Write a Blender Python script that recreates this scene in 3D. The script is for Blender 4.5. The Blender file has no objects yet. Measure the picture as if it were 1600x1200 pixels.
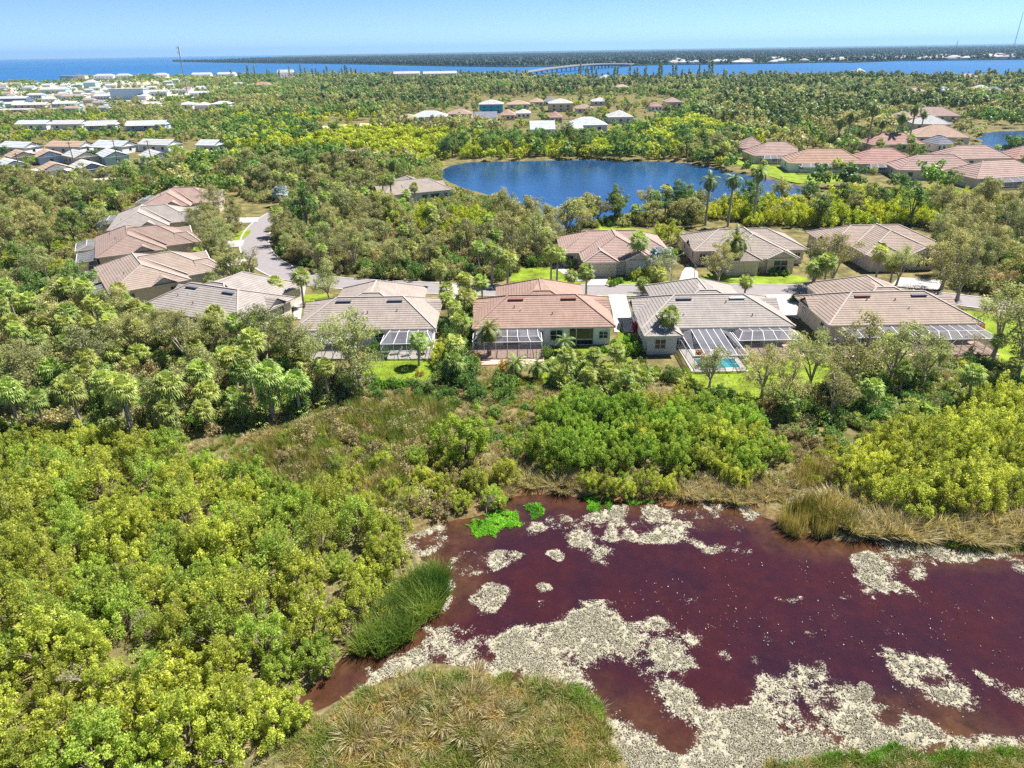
import bpy, math, random
import numpy as np
from mathutils import Vector, Matrix
R = math.radians
rnd = random.Random(11)
rng = np.random.default_rng(11)
scene = bpy.context.scene
C = scene.collection

# ------------------------------------------------------------------ camera
F, CAM_H = 1067.0, 38.0                       # focal length in photo pixels, height in metres
PITCH = math.atan((600 - 78.5) / F); ROLL = math.atan(25 / 1600)
fw = np.array([0, math.cos(PITCH), -math.sin(PITCH)])
u0 = np.array([0, math.sin(PITCH), math.cos(PITCH)]); r0 = np.array([1.0, 0, 0])
rt = r0 * math.cos(ROLL) - u0 * math.sin(ROLL); up = u0 * math.cos(ROLL) + r0 * math.sin(ROLL)
cam_d = bpy.data.cameras.new('camera'); cam = bpy.data.objects.new('camera', cam_d); C.objects.link(cam)
cam_d.sensor_width = 36; cam_d.lens = 36 * F / 1600; cam_d.clip_start = 1; cam_d.clip_end = 90000
M4 = Matrix.Identity(4)
for i in range(3):
    M4[i][0], M4[i][1], M4[i][2] = rt[i], up[i], -fw[i]
M4[2][3] = CAM_H
cam.matrix_world = M4
scene.camera = cam

# ------------------------------------------------------------------ sky, sun, exposure
SUN_EL = R(58); SUN_AZ = R(60)                # azimuth from +Y towards +X
world = bpy.data.worlds.new('World'); scene.world = world; world.use_nodes = True
wn = world.node_tree.nodes; wl = world.node_tree.links
sky = wn.new('ShaderNodeTexSky'); sky.sky_type = 'NISHITA'; sky.sun_disc = False
sky.sun_elevation = SUN_EL; sky.sun_rotation = SUN_AZ
sky.air_density = 0.5; sky.dust_density = 0.0; sky.ozone_density = 8.0; sky.altitude = 0
wl.new(sky.outputs[0], wn['Background'].inputs[0]); wn['Background'].inputs[1].default_value = 0.070
sd = bpy.data.lights.new('sun', 'SUN'); sd.energy = 5.0; sd.angle = R(0.5); sd.color = (1.0, 0.95, 0.87)
sun = bpy.data.objects.new('sun', sd); C.objects.link(sun)
S_DIR = Vector((math.sin(SUN_AZ) * math.cos(SUN_EL), math.cos(SUN_AZ) * math.cos(SUN_EL), math.sin(SUN_EL)))
sun.rotation_euler = (-S_DIR).to_track_quat('-Z', 'Y').to_euler()
sun.location = (0, 0, 200)
vs = scene.view_settings
vs.view_transform = 'Standard'; vs.look = 'None'; vs.exposure = 1.2; vs.gamma = 1.0; vs.use_curve_mapping = False
scene.cycles.use_denoising = False
scene.cycles.max_bounces = 8; scene.cycles.transparent_max_bounces = 12
scene.cycles.diffuse_bounces = 4; scene.cycles.glossy_bounces = 2; scene.cycles.transmission_bounces = 4
scene.cycles.volume_bounces = 0

# ------------------------------------------------------------------ helpers
def at(px, py, z=0.0):
    """ground point seen at photo pixel (px, py)"""
    d = fw + rt * (px - 800) / F + up * (600 - py) / F
    t = (z - CAM_H) / d[2]
    return (float(d[0] * t), float(d[1] * t))

def poly_at(pts, z=0.0):
    return np.array([at(a, b, z) for a, b in pts])

def inside(P, poly):
    """P (n,2) inside poly (m,2)?"""
    x, y = P[:, 0], P[:, 1]; n = len(poly); res = np.zeros(len(P), bool)
    j = n - 1
    for i in range(n):
        xi, yi = poly[i]; xj, yj = poly[j]
        c = ((yi > y) != (yj > y)) & (x < (xj - xi) * (y - yi) / (yj - yi + 1e-12) + xi)
        res ^= c; j = i
    return res

def dist_line(P, line, closed=True):
    d = np.full(len(P), 1e9); n = len(line)
    for i in range(n if closed else n - 1):
        a = line[i]; b = line[(i + 1) % n]; ab = b - a
        t = np.clip(((P - a) @ ab) / (ab @ ab + 1e-12), 0, 1)
        q = a + t[:, None] * ab
        d = np.minimum(d, np.hypot(*(P - q).T))
    return d

def sdf(P, poly):
    d = dist_line(P, poly)
    return np.where(inside(P, poly), -d, d)

def smooth_poly(pts, it=2):
    p = np.array(pts, float)
    for _ in range(it):
        q = np.roll(p, -1, 0)
        p = np.stack([p * .75 + q * .25, p * .25 + q * .75], 1).reshape(-1, 2)
    return p

def vnoise(P, scale, seed=0, octaves=3):
    """cheap value noise in 0..1 for numpy points (n,2)"""
    out = np.zeros(len(P)); amp = 1.0; tot = 0
    for o in range(octaves):
        r = np.random.default_rng(seed + o * 17).random((64, 64))
        q = P * scale * (2 ** o) + 31.7 * o
        i = np.floor(q).astype(int); f = q - i; f = f * f * (3 - 2 * f)
        a = r[i[:, 0] % 64, i[:, 1] % 64]; b = r[(i[:, 0] + 1) % 64, i[:, 1] % 64]
        c = r[i[:, 0] % 64, (i[:, 1] + 1) % 64]; d = r[(i[:, 0] + 1) % 64, (i[:, 1] + 1) % 64]
        v = (a * (1 - f[:, 0]) + b * f[:, 0]) * (1 - f[:, 1]) + (c * (1 - f[:, 0]) + d * f[:, 0]) * f[:, 1]
        out += v * amp; tot += amp; amp *= .5
    return out / tot

def mesh_np(name, V, Fc, mats, attr=None, smooth=False, mat_idx=None):
    """fast mesh from V (n,3) and faces (m,k)"""
    me = bpy.data.meshes.new(name)
    V = np.ascontiguousarray(V, np.float32); Fc = np.ascontiguousarray(Fc, np.int32)
    me.vertices.add(len(V)); me.vertices.foreach_set('co', V.ravel())
    m, k = Fc.shape
    me.loops.add(m * k); me.loops.foreach_set('vertex_index', Fc.ravel())
    me.polygons.add(m); me.polygons.foreach_set('loop_start', np.arange(0, m * k, k, dtype=np.int32))
    me.polygons.foreach_set('loop_total', np.full(m, k, np.int32))
    me.polygons.foreach_set('use_smooth', np.full(m, smooth))
    for x in (mats if isinstance(mats, (list, tuple)) else [mats]): me.materials.append(x)
    if mat_idx is not None: me.polygons.foreach_set('material_index', np.ascontiguousarray(mat_idx, np.int32))
    if attr:
        for an, av in attr.items():
            a = me.attributes.new(an, 'FLOAT', 'POINT'); a.data.foreach_set('value', np.ascontiguousarray(av, np.float32))
    me.update(calc_edges=True)
    return me

class MB:
    """collects polygons and links them as one mesh object"""
    def __init__(s): s.v = []; s.f = []
    def poly(s, pts):
        n = len(s.v); s.v += [tuple(p) for p in pts]; s.f.append(tuple(range(n, n + len(pts))))
    def box(s, x0, x1, y0, y1, z0, z1):
        n = len(s.v)
        s.v += [(x0, y0, z0), (x1, y0, z0), (x1, y1, z0), (x0, y1, z0), (x0, y0, z1), (x1, y0, z1), (x1, y1, z1), (x0, y1, z1)]
        s.f += [tuple(n + i for i in q) for q in ((0, 3, 2, 1), (4, 5, 6, 7), (0, 1, 5, 4), (1, 2, 6, 5), (2, 3, 7, 6), (3, 0, 4, 7))]
    def bar(s, a, b, w, h=None):
        """square bar from a to b"""
        a = Vector(a); b = Vector(b); d = (b - a).normalized(); h = h or w
        sx = d.cross(Vector((0, 0, 1)))
        if sx.length < 1e-3: sx = Vector((1, 0, 0))
        sx.normalize(); sy = sx.cross(d).normalized()
        n = len(s.v)
        for p in (a, b):
            for i, j in ((-1, -1), (1, -1), (1, 1), (-1, 1)): s.v.append(tuple(p + sx * i * w / 2 + sy * j * h / 2))
        s.f += [tuple(n + i for i in q) for q in ((0, 1, 2, 3), (7, 6, 5, 4), (0, 4, 5, 1), (1, 5, 6, 2), (2, 6, 7, 3), (3, 7, 4, 0))]
    def tube(s, pts, rads, k=6):
        n0 = len(s.v); pts = [Vector(p) for p in pts]
        for i, p in enumerate(pts):
            d = (pts[min(i + 1, len(pts) - 1)] - pts[max(i - 1, 0)]).normalized()
            sx = d.cross(Vector((0.31, 0.95, 0.05))).normalized(); sy = d.cross(sx)
            for j in range(k):
                a = 2 * math.pi * j / k
                s.v.append(tuple(p + (sx * math.cos(a) + sy * math.sin(a)) * rads[i]))
        for i in range(len(pts) - 1):
            for j in range(k):
                a = n0 + i * k + j; b = n0 + i * k + (j + 1) % k
                s.f.append((a, b, b + k, a + k))
        s.f.append(tuple(n0 + (len(pts) - 1) * k + j for j in range(k)))
    def mesh(s, name, m, smooth=False):
        me = bpy.data.meshes.new(name); me.from_pydata(s.v, [], s.f)
        me.materials.append(m)
        if smooth: me.polygons.foreach_set('use_smooth', [True] * len(s.f))
        me.update(); return me
    def build(s, name, m, parent=None, smooth=False):
        return link(name, s.mesh(name, m, smooth), parent)

def link(name, me, parent=None):
    o = bpy.data.objects.new(name, me); C.objects.link(o)
    if parent is not None: o.parent = parent
    return o
def tag(o, label=None, cat=None, group=None, kind=None):
    if label: o['label'] = label
    if cat: o['category'] = cat
    if group: o['group'] = group
    if kind: o['kind'] = kind
    return o
def empty(name, loc, rz=0.0, scale=None):
    o = bpy.data.objects.new(name, None); C.objects.link(o)
    o.empty_display_size = .3
    o.location = loc; o.rotation_euler = (0, 0, rz)
    if scale is not None: o.scale = scale if isinstance(scale, (tuple, list)) else (scale,) * 3
    return o

# ------------------------------------------------------------------ materials
def new_mat(name):
    m = bpy.data.materials.new(name); m.use_nodes = True
    nt = m.node_tree; return m, nt, nt.nodes['Principled BSDF']
def ramp(nt, fac, stops):
    r = nt.nodes.new('ShaderNodeValToRGB'); e = r.color_ramp.elements
    while len(e) < len(stops): e.new(.5)
    for x, (p, c) in zip(e, stops): x.position = p; x.color = (*c, 1)
    nt.links.new(fac, r.inputs[0]); return r.outputs[0]
def noise(nt, scale, detail=4, rough=.6, coord='Object', vec=None, dist=0):
    n = nt.nodes.new('ShaderNodeTexNoise'); n.inputs['Scale'].default_value = scale
    n.inputs['Detail'].default_value = detail; n.inputs['Roughness'].default_value = rough; n.inputs['Distortion'].default_value = dist
    if vec is None:
        t = nt.nodes.new('ShaderNodeTexCoord'); vec = t.outputs[coord]
    nt.links.new(vec, n.inputs['Vector']); return n.outputs[0]
def mixc(nt, fac, a, b, mode='MIX'):
    x = nt.nodes.new('ShaderNodeMix'); x.data_type = 'RGBA'; x.blend_type = mode
    for sock, v in ((x.inputs[0], fac), (x.inputs[6], a), (x.inputs[7], b)):
        if isinstance(v, (int, float)): sock.default_value = v
        elif isinstance(v, (tuple, list)): sock.default_value = (*v, 1)
        else: nt.links.new(v, sock)
    return x.outputs[2]
def attr(nt, name):
    a = nt.nodes.new('ShaderNodeAttribute'); a.attribute_name = name; return a.outputs['Fac']
def obj_random(nt):
    return nt.nodes.new('ShaderNodeObjectInfo').outputs['Random']
def math_n(nt, op, a, b=None, clamp=False):
    x = nt.nodes.new('ShaderNodeMath'); x.operation = op; x.use_clamp = clamp
    for i, v in enumerate((a, b)):
        if v is None: continue
        if isinstance(v, (int, float)): x.inputs[i].default_value = v
        else: nt.links.new(v, x.inputs[i])
    return x.outputs[0]

def plain(name, col, rough=.8, var=.15, scale=3.0, bump=0.0, metallic=0.0, spec=.3):
    """a solid colour with soft procedural variation"""
    m, nt, b = new_mat(name)
    n = noise(nt, scale, 5, .65)
    lo = tuple(c * (1 - var) for c in col); hi = tuple(min(1, c * (1 + var)) for c in col)
    nt.links.new(ramp(nt, n, [(.3, lo), (.7, hi)]), b.inputs['Base Color'])
    b.inputs['Roughness'].default_value = rough; b.inputs['Metallic'].default_value = metallic
    b.inputs['Specular IOR Level'].default_value = spec
    if bump:
        bp = nt.nodes.new('ShaderNodeBump'); bp.inputs['Strength'].default_value = bump; bp.inputs['Distance'].default_value = .05
        nt.links.new(noise(nt, scale * 6, 4), bp.inputs['Height']); nt.links.new(bp.outputs[0], b.inputs['Normal'])
    return m

def leaf_mat(name, dark, light, trans=.35, hue=.02, val=.35):
    """leaf colour varied per leaf (tint), per plant (object random)"""
    m, nt, b = new_mat(name)
    col = mixc(nt, attr(nt, 'tint'), dark, light)
    h = nt.nodes.new('ShaderNodeHueSaturation')
    rv = obj_random(nt)
    nt.links.new(math_n(nt, 'ADD', math_n(nt, 'MULTIPLY', rv, hue * 2), .5 - hue), h.inputs['Hue'])
    r2 = math_n(nt, 'FRACT', math_n(nt, 'MULTIPLY', rv, 7.31))
    nt.links.new(math_n(nt, 'ADD', math_n(nt, 'MULTIPLY', r2, val), 1 - val / 2), h.inputs['Value'])
    nt.links.new(col, h.inputs['Color'])
    nt.links.new(h.outputs[0], b.inputs['Base Color'])
    b.inputs['Roughness'].default_value = .5; b.inputs['Specular IOR Level'].default_value = .35
    t = nt.nodes.new('ShaderNodeBsdfTranslucent'); nt.links.new(mixc(nt, 1.0, h.outputs[0], (1.25, 1.2, .7), 'MULTIPLY'), t.inputs[0])
    mx = nt.nodes.new('ShaderNodeMixShader'); mx.inputs[0].default_value = trans
    nt.links.new(b.outputs[0], mx.inputs[1]); nt.links.new(t.outputs[0], mx.inputs[2])
    nt.links.new(mx.outputs[0], nt.nodes['Material Output'].inputs[0])
    return m

L = {}
L['thicket'] = leaf_mat('leaf_thicket', (.18, .235, .028), (.66, .70, .13), .5, .006, .4)
L['fresh'] = leaf_mat('leaf_fresh', (.15, .245, .03), (.56, .68, .13), .5, .006, .35)
L['willow'] = leaf_mat('leaf_willow', (.10, .22, .022), (.46, .60, .09), .48, .015, .35)
L['mangrove'] = leaf_mat('leaf_mangrove', (.20, .27, .012), (.60, .66, .06), .45, .012, .4)
L['oak'] = leaf_mat('leaf_oak', (.11, .135, .038), (.55, .55, .225), .36, .025, .55)
L['dark'] = leaf_mat('leaf_dark', (.045, .12, .024), (.28, .42, .09), .34, .025, .5)
L['pine'] = leaf_mat('leaf_pine', (.06, .115, .032), (.32, .40, .13), .3, .03, .55)
L['fan'] = leaf_mat('leaf_fan', (.09, .155, .022), (.54, .63, .17), .38, .025, .45)
L['feather'] = leaf_mat('leaf_feather', (.06, .11, .018), (.27, .34, .09), .28, .02, .35)
L['silver'] = leaf_mat('leaf_silver', (.16, .22, .24), (.42, .52, .56), .2, .01, .2)
L['hedge'] = leaf_mat('leaf_hedge', (.06, .18, .012), (.24, .46, .03), .3, .02, .3)
L['red'] = leaf_mat('leaf_red', (.35, .012, .03), (.62, .03, .08), .3, .01, .3)
L['brush'] = leaf_mat('leaf_brush', (.15, .135, .055), (.54, .47, .25), .34, .03, .6)
L['orange'] = leaf_mat('leaf_orange', (.26, .13, .03), (.55, .34, .08), .3, .02, .4)
L['reed'] = leaf_mat('reed', (.07, .15, .018), (.30, .40, .07), .3, .01, .2)
L['reed_brown'] = leaf_mat('reed_brown', (.13, .135, .025), (.50, .43, .15), .3, .01, .2)
L['cord'] = leaf_mat('cordgrass', (.22, .20, .08), (.66, .56, .33), .3, .015, .3)
L['marsh'] = leaf_mat('marsh_grass', (.10, .16, .018), (.60, .44, .17), .3, .01, .2)
L['sprout'] = leaf_mat('sprout_grass', (.08, .24, .012), (.26, .56, .03), .3, .01, .2)
L['turf'] = leaf_mat('turf', (.10, .19, .015), (.30, .38, .06), .3, .01, .2)
BARK = plain('bark', (.20, .165, .13), .9, .35, 6, .3)
PALE_BARK = plain('pale_bark', (.34, .30, .25), .9, .3, 6, .3)
DEAD = leaf_mat('dead_frond', (.16, .11, .06), (.36, .28, .17), .2, .01, .2)

# ------------------------------------------------------------------ outlines of the place (world metres)
POND = smooth_poly(poly_at([(440, 1118), (505, 1040), (570, 1008), (650, 985), (690, 940), (702, 905), (660, 880), (612, 850), (640, 822), (720, 806),
    (790, 780), (860, 758), (960, 778), (1100, 782), (1190, 790), (1215, 815), (1300, 838), (1400, 838), (1500, 852), (1620, 850), (1850, 870), (1950, 1130),
    (1700, 1160), (1600, 1172), (1500, 1178), (1400, 1172), (1300, 1182), (1190, 1202), (1120, 1260), (990, 1260), (950, 1150), (930, 1090),
    (870, 1068), (800, 1058), (700, 1043), (620, 1055), (560, 1085), (500, 1122)]))
LAKE = smooth_poly(poly_at([(678, 270), (705, 254), (790, 249), (900, 248), (1000, 250), (1070, 252), (1120, 262), (1200, 278), (1258, 290), (1265, 300), (1210, 306),
    (1150, 308), (1080, 318), (980, 330), (900, 350), (868, 372), (845, 338), (815, 320), (770, 304), (715, 290)]))
LAKE2 = smooth_poly(poly_at([(1530, 205), (1600, 203), (1800, 200), (1900, 232), (1700, 246), (1600, 245), (1560, 238), (1535, 222)]))
COAST = poly_at([(-900, 131), (-200, 129), (0, 128), (70, 130), (95, 129), (112, 123), (200, 122), (400, 120), (560, 119), (620, 119), (800, 120), (870, 123), (930, 126), (985, 127),
    (1030, 127), (1060, 125), (1200, 125), (1400, 124.5), (1600, 123), (1900, 118), (2600, 104)], -.6)
LAND = np.vstack([COAST, [[6000, -400], [-6000, -400]]])
ROAD = poly_at([(1700, 506), (1620, 488), (1540, 474), (1440, 462), (1300, 455), (1200, 453), (1000, 453.5), (880, 454), (760, 454), (640, 449), (540, 444), (470, 436), (425, 418),
    (400, 396), (396, 374), (408, 352), (430, 336), (455, 325), (500, 316)])
DRIVES = {  # concrete driveways
 'a': [(950, 461), (978, 461), (986, 492), (990, 520), (974, 520), (972, 500), (968, 520), (960, 520), (957, 490)],
 'b': [(1195, 461), (1300, 461), (1262, 478), (1248, 500), (1222, 492), (1205, 478)],
 'c': [(915, 447), (945, 447), (951, 434), (928, 432)],
 'd': [(1058, 446), (1092, 446), (1090, 425), (1074, 414), (1066, 425)],
 'e': [(455, 440), (480, 440), (474, 470), (470, 500), (458, 498), (460, 470)],
 'f': [(1390, 448), (1470, 454), (1480, 438), (1405, 434)],
 'g': [(330, 388), (378, 386), (382, 376), (335, 378)],
 'h': [(345, 350), (402, 348), (405, 340), (350, 341)],
 'i': [(300, 425), (392, 412), (388, 402), (310, 410)],
 'j': [(690, 444), (720, 446), (722, 470), (704, 470)],
 'k': [(862, 418), (872, 414), (905, 428), (912, 440), (900, 440)]}
LAWNS = {
 'lawn_a': [(560, 555), (600, 552), (692, 545), (700, 560), (690, 590), (650, 600), (590, 597), (558, 580)],
 'lawn_b': [(845, 545), (965, 540), (962, 555), (900, 562), (885, 585), (880, 602), (850, 606), (800, 608), (845, 580)],
 'lawn_c': [(963, 500), (972, 500), (990, 540), (985, 575), (962, 575), (966, 540)],
 'lawn_d': [(795, 446), (800, 420), (862, 416), (902, 428), (912, 447)],
 'lawn_e': [(948, 446), (955, 434), (1000, 434), (1055, 440), (1056, 446)],
 'lawn_f': [(1094, 445), (1092, 430), (1130, 426), (1260, 430), (1262, 444)],
 'lawn_g': [(912, 462), (948, 462), (950, 478), (915, 474)],
 'lawn_h': [(980, 462), (1010, 462), (1010, 476), (985, 474)],
 'lawn_i': [(1212, 462), (1245, 460), (1262, 466), (1248, 480), (1228, 476)],
 'lawn_j': [(1480, 480), (1600, 500), (1700, 520), (1700, 640), (1560, 590), (1560, 540), (1520, 505)],
 'lawn_k': [(462, 462), (520, 458), (520, 468), (480, 480), (464, 482)],
 'lawn_l': [(1040, 575), (1180, 575), (1260, 560), (1320, 575), (1310, 610), (1220, 632), (1180, 640), (1130, 622), (1060, 600)],
 'lawn_m': [(1135, 250), (1165, 248), (1230, 262), (1330, 272), (1320, 284), (1262, 290), (1200, 276)],
 'lawn_n': [(355, 384), (385, 372), (395, 358), (378, 360), (362, 372)],
 'lawn_o': [(928, 352), (1000, 357), (1060, 372), (1020, 376), (940, 362)],
 'lawn_p': [(185, 345), (215, 330), (212, 342), (196, 350)],
 'lawn_q': [(1560, 372), (1640, 370), (1640, 388), (1570, 386)]}
LAWN_W = {k: smooth_poly(poly_at(v), 1) for k, v in LAWNS.items()}
DRIVE_W = {k: poly_at(v) for k, v in DRIVES.items()}
CLEAR = []          # house footprints: (cx, cy, rot, half width, half depth)

# ------------------------------------------------------------------ ground sheet
def axis(lo, hi, step, far, grow=1.16):
    a = list(np.arange(lo, hi + 1e-6, step)); s = step; x = hi
    while x < far: s *= grow; x += s; a.append(x)
    s = step; x = lo; b = []
    while x > -far: s *= grow; x -= s; b.append(x)
    return np.array(b[::-1] + a)
gx = axis(-70, 78, .8, 32000, 1.07)
gy = axis(18, 128, .7, 32000, 1.035); gy = gy[gy > -1500]
GX, GY = np.meshgrid(gx, gy); GP = np.stack([GX.ravel(), GY.ravel()], 1)
def bank(P, poly, depth, w, jit=0.0, sc=.3):
    d = sdf(P, poly)
    if jit: d = d + (vnoise(P, sc, 5) - .5) * jit
    t = np.clip((-d + w * .3) / w, 0, 1); t = t * t * (3 - 2 * t)
    return -depth * t, d
z1, dp = bank(GP, POND, .9, 2.4, 2.4, .35)
z2, _ = bank(GP, LAKE, 1.6, 5, 2, .1)
z3, _ = bank(GP, LAKE2, 1.6, 8)
dl = sdf(GP, LAND)
z4 = -4.0 * np.clip(dl / 40 + .3, 0, 1)
near = (np.abs(GP[:, 0]) < 90) & (GP[:, 1] < 80) & (dp > .6)
GZ = np.minimum.reduce([z1, z2, z3, z4])
GZ += np.where(near & (GP[:, 1] < 72), (vnoise(GP, .4, 9) - .6) * .25, 0)
nx, ny = len(gx), len(gy)
ii = (np.arange(ny - 1)[:, None] * nx + np.arange(nx - 1)[None]).ravel()
quads = np.stack([ii, ii + 1, ii + 1 + nx, ii + nx], 1)
mud = np.clip(1 - np.abs(dp + .3) / 2.6, 0, 1) * np.clip(vnoise(GP, .25, 3) * 2.4 - .4, 0, 1) * np.clip((GP[:, 1] - 47) / 5, .12, 1)
dry = np.clip(1 - np.clip(dp - 6, 0, None) / 12, 0, 1)
town = np.clip((GP[:, 1] - 500) / 300, 0, 1) * np.clip((-GP[:, 0] - 120) / 100, 0, 1)
def ground_mat():
    m, nt, b = new_mat('ground_soil')
    n1 = noise(nt, .35, 8, .7); n2 = noise(nt, 2.2, 8, .7)
    litter = ramp(nt, n1, [(.32, (.050, .055, .020)), (.48, (.13, .115, .045)), (.60, (.22, .18, .075)), (.75, (.12, .15, .035))])
    dryg = ramp(nt, n2, [(.30, (.045, .055, .016)), (.5, (.14, .125, .055)), (.7, (.28, .24, .14))])
    mudc = ramp(nt, n2, [(.3, (.085, .035, .018)), (.55, (.22, .10, .035)), (.75, (.34, .22, .13))])
    sand = ramp(nt, noise(nt, .02, 6, .7), [(.35, (.13, .14, .06)), (.5, (.42, .38, .32)), (.65, (.55, .52, .48))])
    c = mixc(nt, attr(nt, 'dry'), litter, dryg)
    c = mixc(nt, attr(nt, 'town'), c, sand)
    c = mixc(nt, attr(nt, 'mud'), c, mudc)
    nt.links.new(c, b.inputs['Base Color']); b.inputs['Roughness'].default_value = .95
    b.inputs['Specular IOR Level'].default_value = .1
    bp = nt.nodes.new('ShaderNodeBump'); bp.inputs['Strength'].default_value = .6; bp.inputs['Distance'].default_value = .2
    nt.links.new(n2, bp.inputs['Height']); nt.links.new(bp.outputs[0], b.inputs['Normal'])
    return m
g_me = mesh_np('ground', np.c_[GP, GZ], quads, ground_mat(), {'mud': mud, 'dry': dry, 'town': town}, True)
tag(link('ground', g_me), 'brown green soil, leaf litter and dry grass under everything', kind='structure')

# ------------------------------------------------------------------ waters
def water_mat(name, deep, shallow, rough, scale, bump, spec=.5, vscale=.1, stretch=(1, 1, 1)):
    m, nt, b = new_mat(name)
    tc = nt.nodes.new('ShaderNodeTexCoord'); mp = nt.nodes.new('ShaderNodeMapping'); mp.inputs['Scale'].default_value = stretch
    nt.links.new(tc.outputs['Object'], mp.inputs[0])
    nt.links.new(ramp(nt, noise(nt, vscale, 5, .6, vec=mp.outputs[0]), [(.3, deep), (.7, shallow)]), b.inputs['Base Color'])
    b.inputs['Roughness'].default_value = rough; b.inputs['Specular IOR Level'].default_value = spec; b.inputs['IOR'].default_value = 1.33
    bp = nt.nodes.new('ShaderNodeBump'); bp.inputs['Strength'].default_value = bump; bp.inputs['Distance'].default_value = .3
    nt.links.new(noise(nt, scale, 4, .6, vec=mp.outputs[0]), bp.inputs['Height']); nt.links.new(bp.outputs[0], b.inputs['Normal'])
    return m
def sheet(name, pts, z, m, label=None, kind='structure', cat=None):
    b = MB(); b.poly([(p[0], p[1], z) for p in pts])
    return tag(b.build(name, m), label, cat, None, kind)
def grow_poly(poly, d):
    c = poly.mean(0); out = []
    n = len(poly)
    for i in range(n):
        t = poly[(i + 1) % n] - poly[i - 1]; t /= np.hypot(*t) + 1e-9
        out.append(poly[i] + np.array([t[1], -t[0]]) * d)
    out = np.array(out)
    if abs(area(out)) < abs(area(poly)): return grow_poly(poly, -d)
    return out
def area(p):
    q = np.roll(p, -1, 0); return .5 * np.sum(p[:, 0] * q[:, 1] - q[:, 0] * p[:, 1])
sheet('sea', [(-40000, 500), (40000, 500), (40000, 26000), (-40000, 26000)], -.6,
      water_mat('sea_water', (.012, .085, .23), (.024, .12, .28), .45, .05, .6, .18, .0012, (1, .35, 1)), 'blue bay water reaching to the horizon')
sheet('lake', grow_poly(LAKE, 2.5), -.45, water_mat('lake_water', (.004, .030, .10), (.014, .080, .21), .12, .9, .35, .5, .018, (1, .5, 1)), 'blue lake behind the street of villas')
sheet('lake', grow_poly(LAKE2, 4), -.45, bpy.data.materials['lake_water'], 'blue lake at the edge beyond the terracotta roofs')
def pond_sheet():
    P0 = grow_poly(POND, 1.3); lo = P0.min(0); hi = P0.max(0); xs = np.arange(lo[0], hi[0], .5); ys = np.arange(lo[1], hi[1], .5)
    X, Y = np.meshgrid(xs, ys); P = np.stack([X.ravel(), Y.ravel()], 1); d = -sdf(P, POND); nx_ = len(xs)
    k = (np.arange(len(ys) - 1)[:, None] * nx_ + np.arange(nx_ - 1)[None]).ravel(); q = np.stack([k, k + 1, k + 1 + nx_, k + nx_], 1)
    q = q[(d[q] > -1.4).any(1)]
    sh = np.clip(1 - d / 4.2 + (vnoise(P, .22, 61) - .5) * 1.6, 0, 1)
    m, nt, b = new_mat('pond_water')
    n1 = noise(nt, .11, 6, .65, dist=.6); n2 = noise(nt, .9, 6, .7)
    deep = ramp(nt, n1, [(.28, (.013, .007, .018)), (.45, (.032, .009, .016)), (.6, (.043, .010, .013)), (.75, (.027, .011, .010))])
    deep = mixc(nt, .35, deep, ramp(nt, n2, [(.3, (.010, .007, .009)), (.55, (.036, .011, .011)), (.75, (.060, .022, .014))]))
    c = mixc(nt, math_n(nt, 'MULTIPLY', attr(nt, 'shallow'), .85), deep, ramp(nt, n2, [(.3, (.030, .016, .008)), (.6, (.085, .040, .018)), (.8, (.12, .07, .04))]))
    nt.links.new(c, b.inputs['Base Color']); b.inputs['Roughness'].default_value = .10; b.inputs['Specular IOR Level'].default_value = .55; b.inputs['IOR'].default_value = 1.33
    bp = nt.nodes.new('ShaderNodeBump'); bp.inputs['Strength'].default_value = .12; bp.inputs['Distance'].default_value = .2
    nt.links.new(noise(nt, 1.3, 5, .65, dist=.4), bp.inputs['Height']); nt.links.new(bp.outputs[0], b.inputs['Normal'])
    me = mesh_np('pond', np.c_[P, np.full(len(P), -.33)], q, m, {'shallow': sh})
    tag(link('pond', me), 'dark maroon marsh pond in front', kind='structure')
pond_sheet()

# ------------------------------------------------------------------ road, kerbs, drives, lawns
ASPHALT = plain('pale_asphalt', (.23, .21, .215), .9, .10, .8, .2)
CONCRETE = plain('concrete', (.38, .36, .34), .9, .10, 1.2, .1)
LAWN_M = plain('lawn_grass', (.17, .235, .022), .95, .45, .35, .5, spec=.1)
def resample(line, step):
    out = [line[0]]
    for a, b in zip(line[:-1], line[1:]):
        n = max(1, int(np.hypot(*(b - a)) / step))
        out += [a + (b - a) * (i + 1) / n for i in range(n)]
    return np.array(out)
def smooth_line(p, it=3):
    for _ in range(it):
        q = [p[0]]
        for a, b in zip(p[:-1], p[1:]): q += [a * .75 + b * .25, a * .25 + b * .75]
        p = np.array(q + [p[-1]])
    return p
ROAD_S = smooth_line(ROAD)
def normals(line):
    t = np.gradient(line, axis=0); t /= np.hypot(t[:, 0], t[:, 1])[:, None] + 1e-9
    return np.stack([-t[:, 1], t[:, 0]], 1)
def ribbon(name, line, w0, w1, z, m, label=None, h=0, kind='structure'):
    nn = normals(line); b = MB()
    A = line + nn * w0; B = line + nn * w1
    for i in range(len(line) - 1):
        b.poly([(*A[i], z), (*B[i], z), (*B[i + 1], z), (*A[i + 1], z)])
        if h:
            b.poly([(*A[i], z), (*A[i + 1], z), (*A[i + 1], z - h), (*A[i], z - h)])
            b.poly([(*B[i + 1], z), (*B[i], z), (*B[i], z - h), (*B[i + 1], z - h)])
    return tag(b.build(name, m), label, kind=kind)
ribbon('road', ROAD_S, -2.9, 2.9, .03, ASPHALT, 'pale grey residential street curving behind the villas')
ribbon('kerb', ROAD_S, 2.9, 3.25, .10, CONCRETE, 'pale concrete kerb on the far side of the street', .12)
ribbon('kerb', ROAD_S, -3.25, -2.9, .10, CONCRETE, 'pale concrete kerb on the near side of the street', .12)
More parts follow.
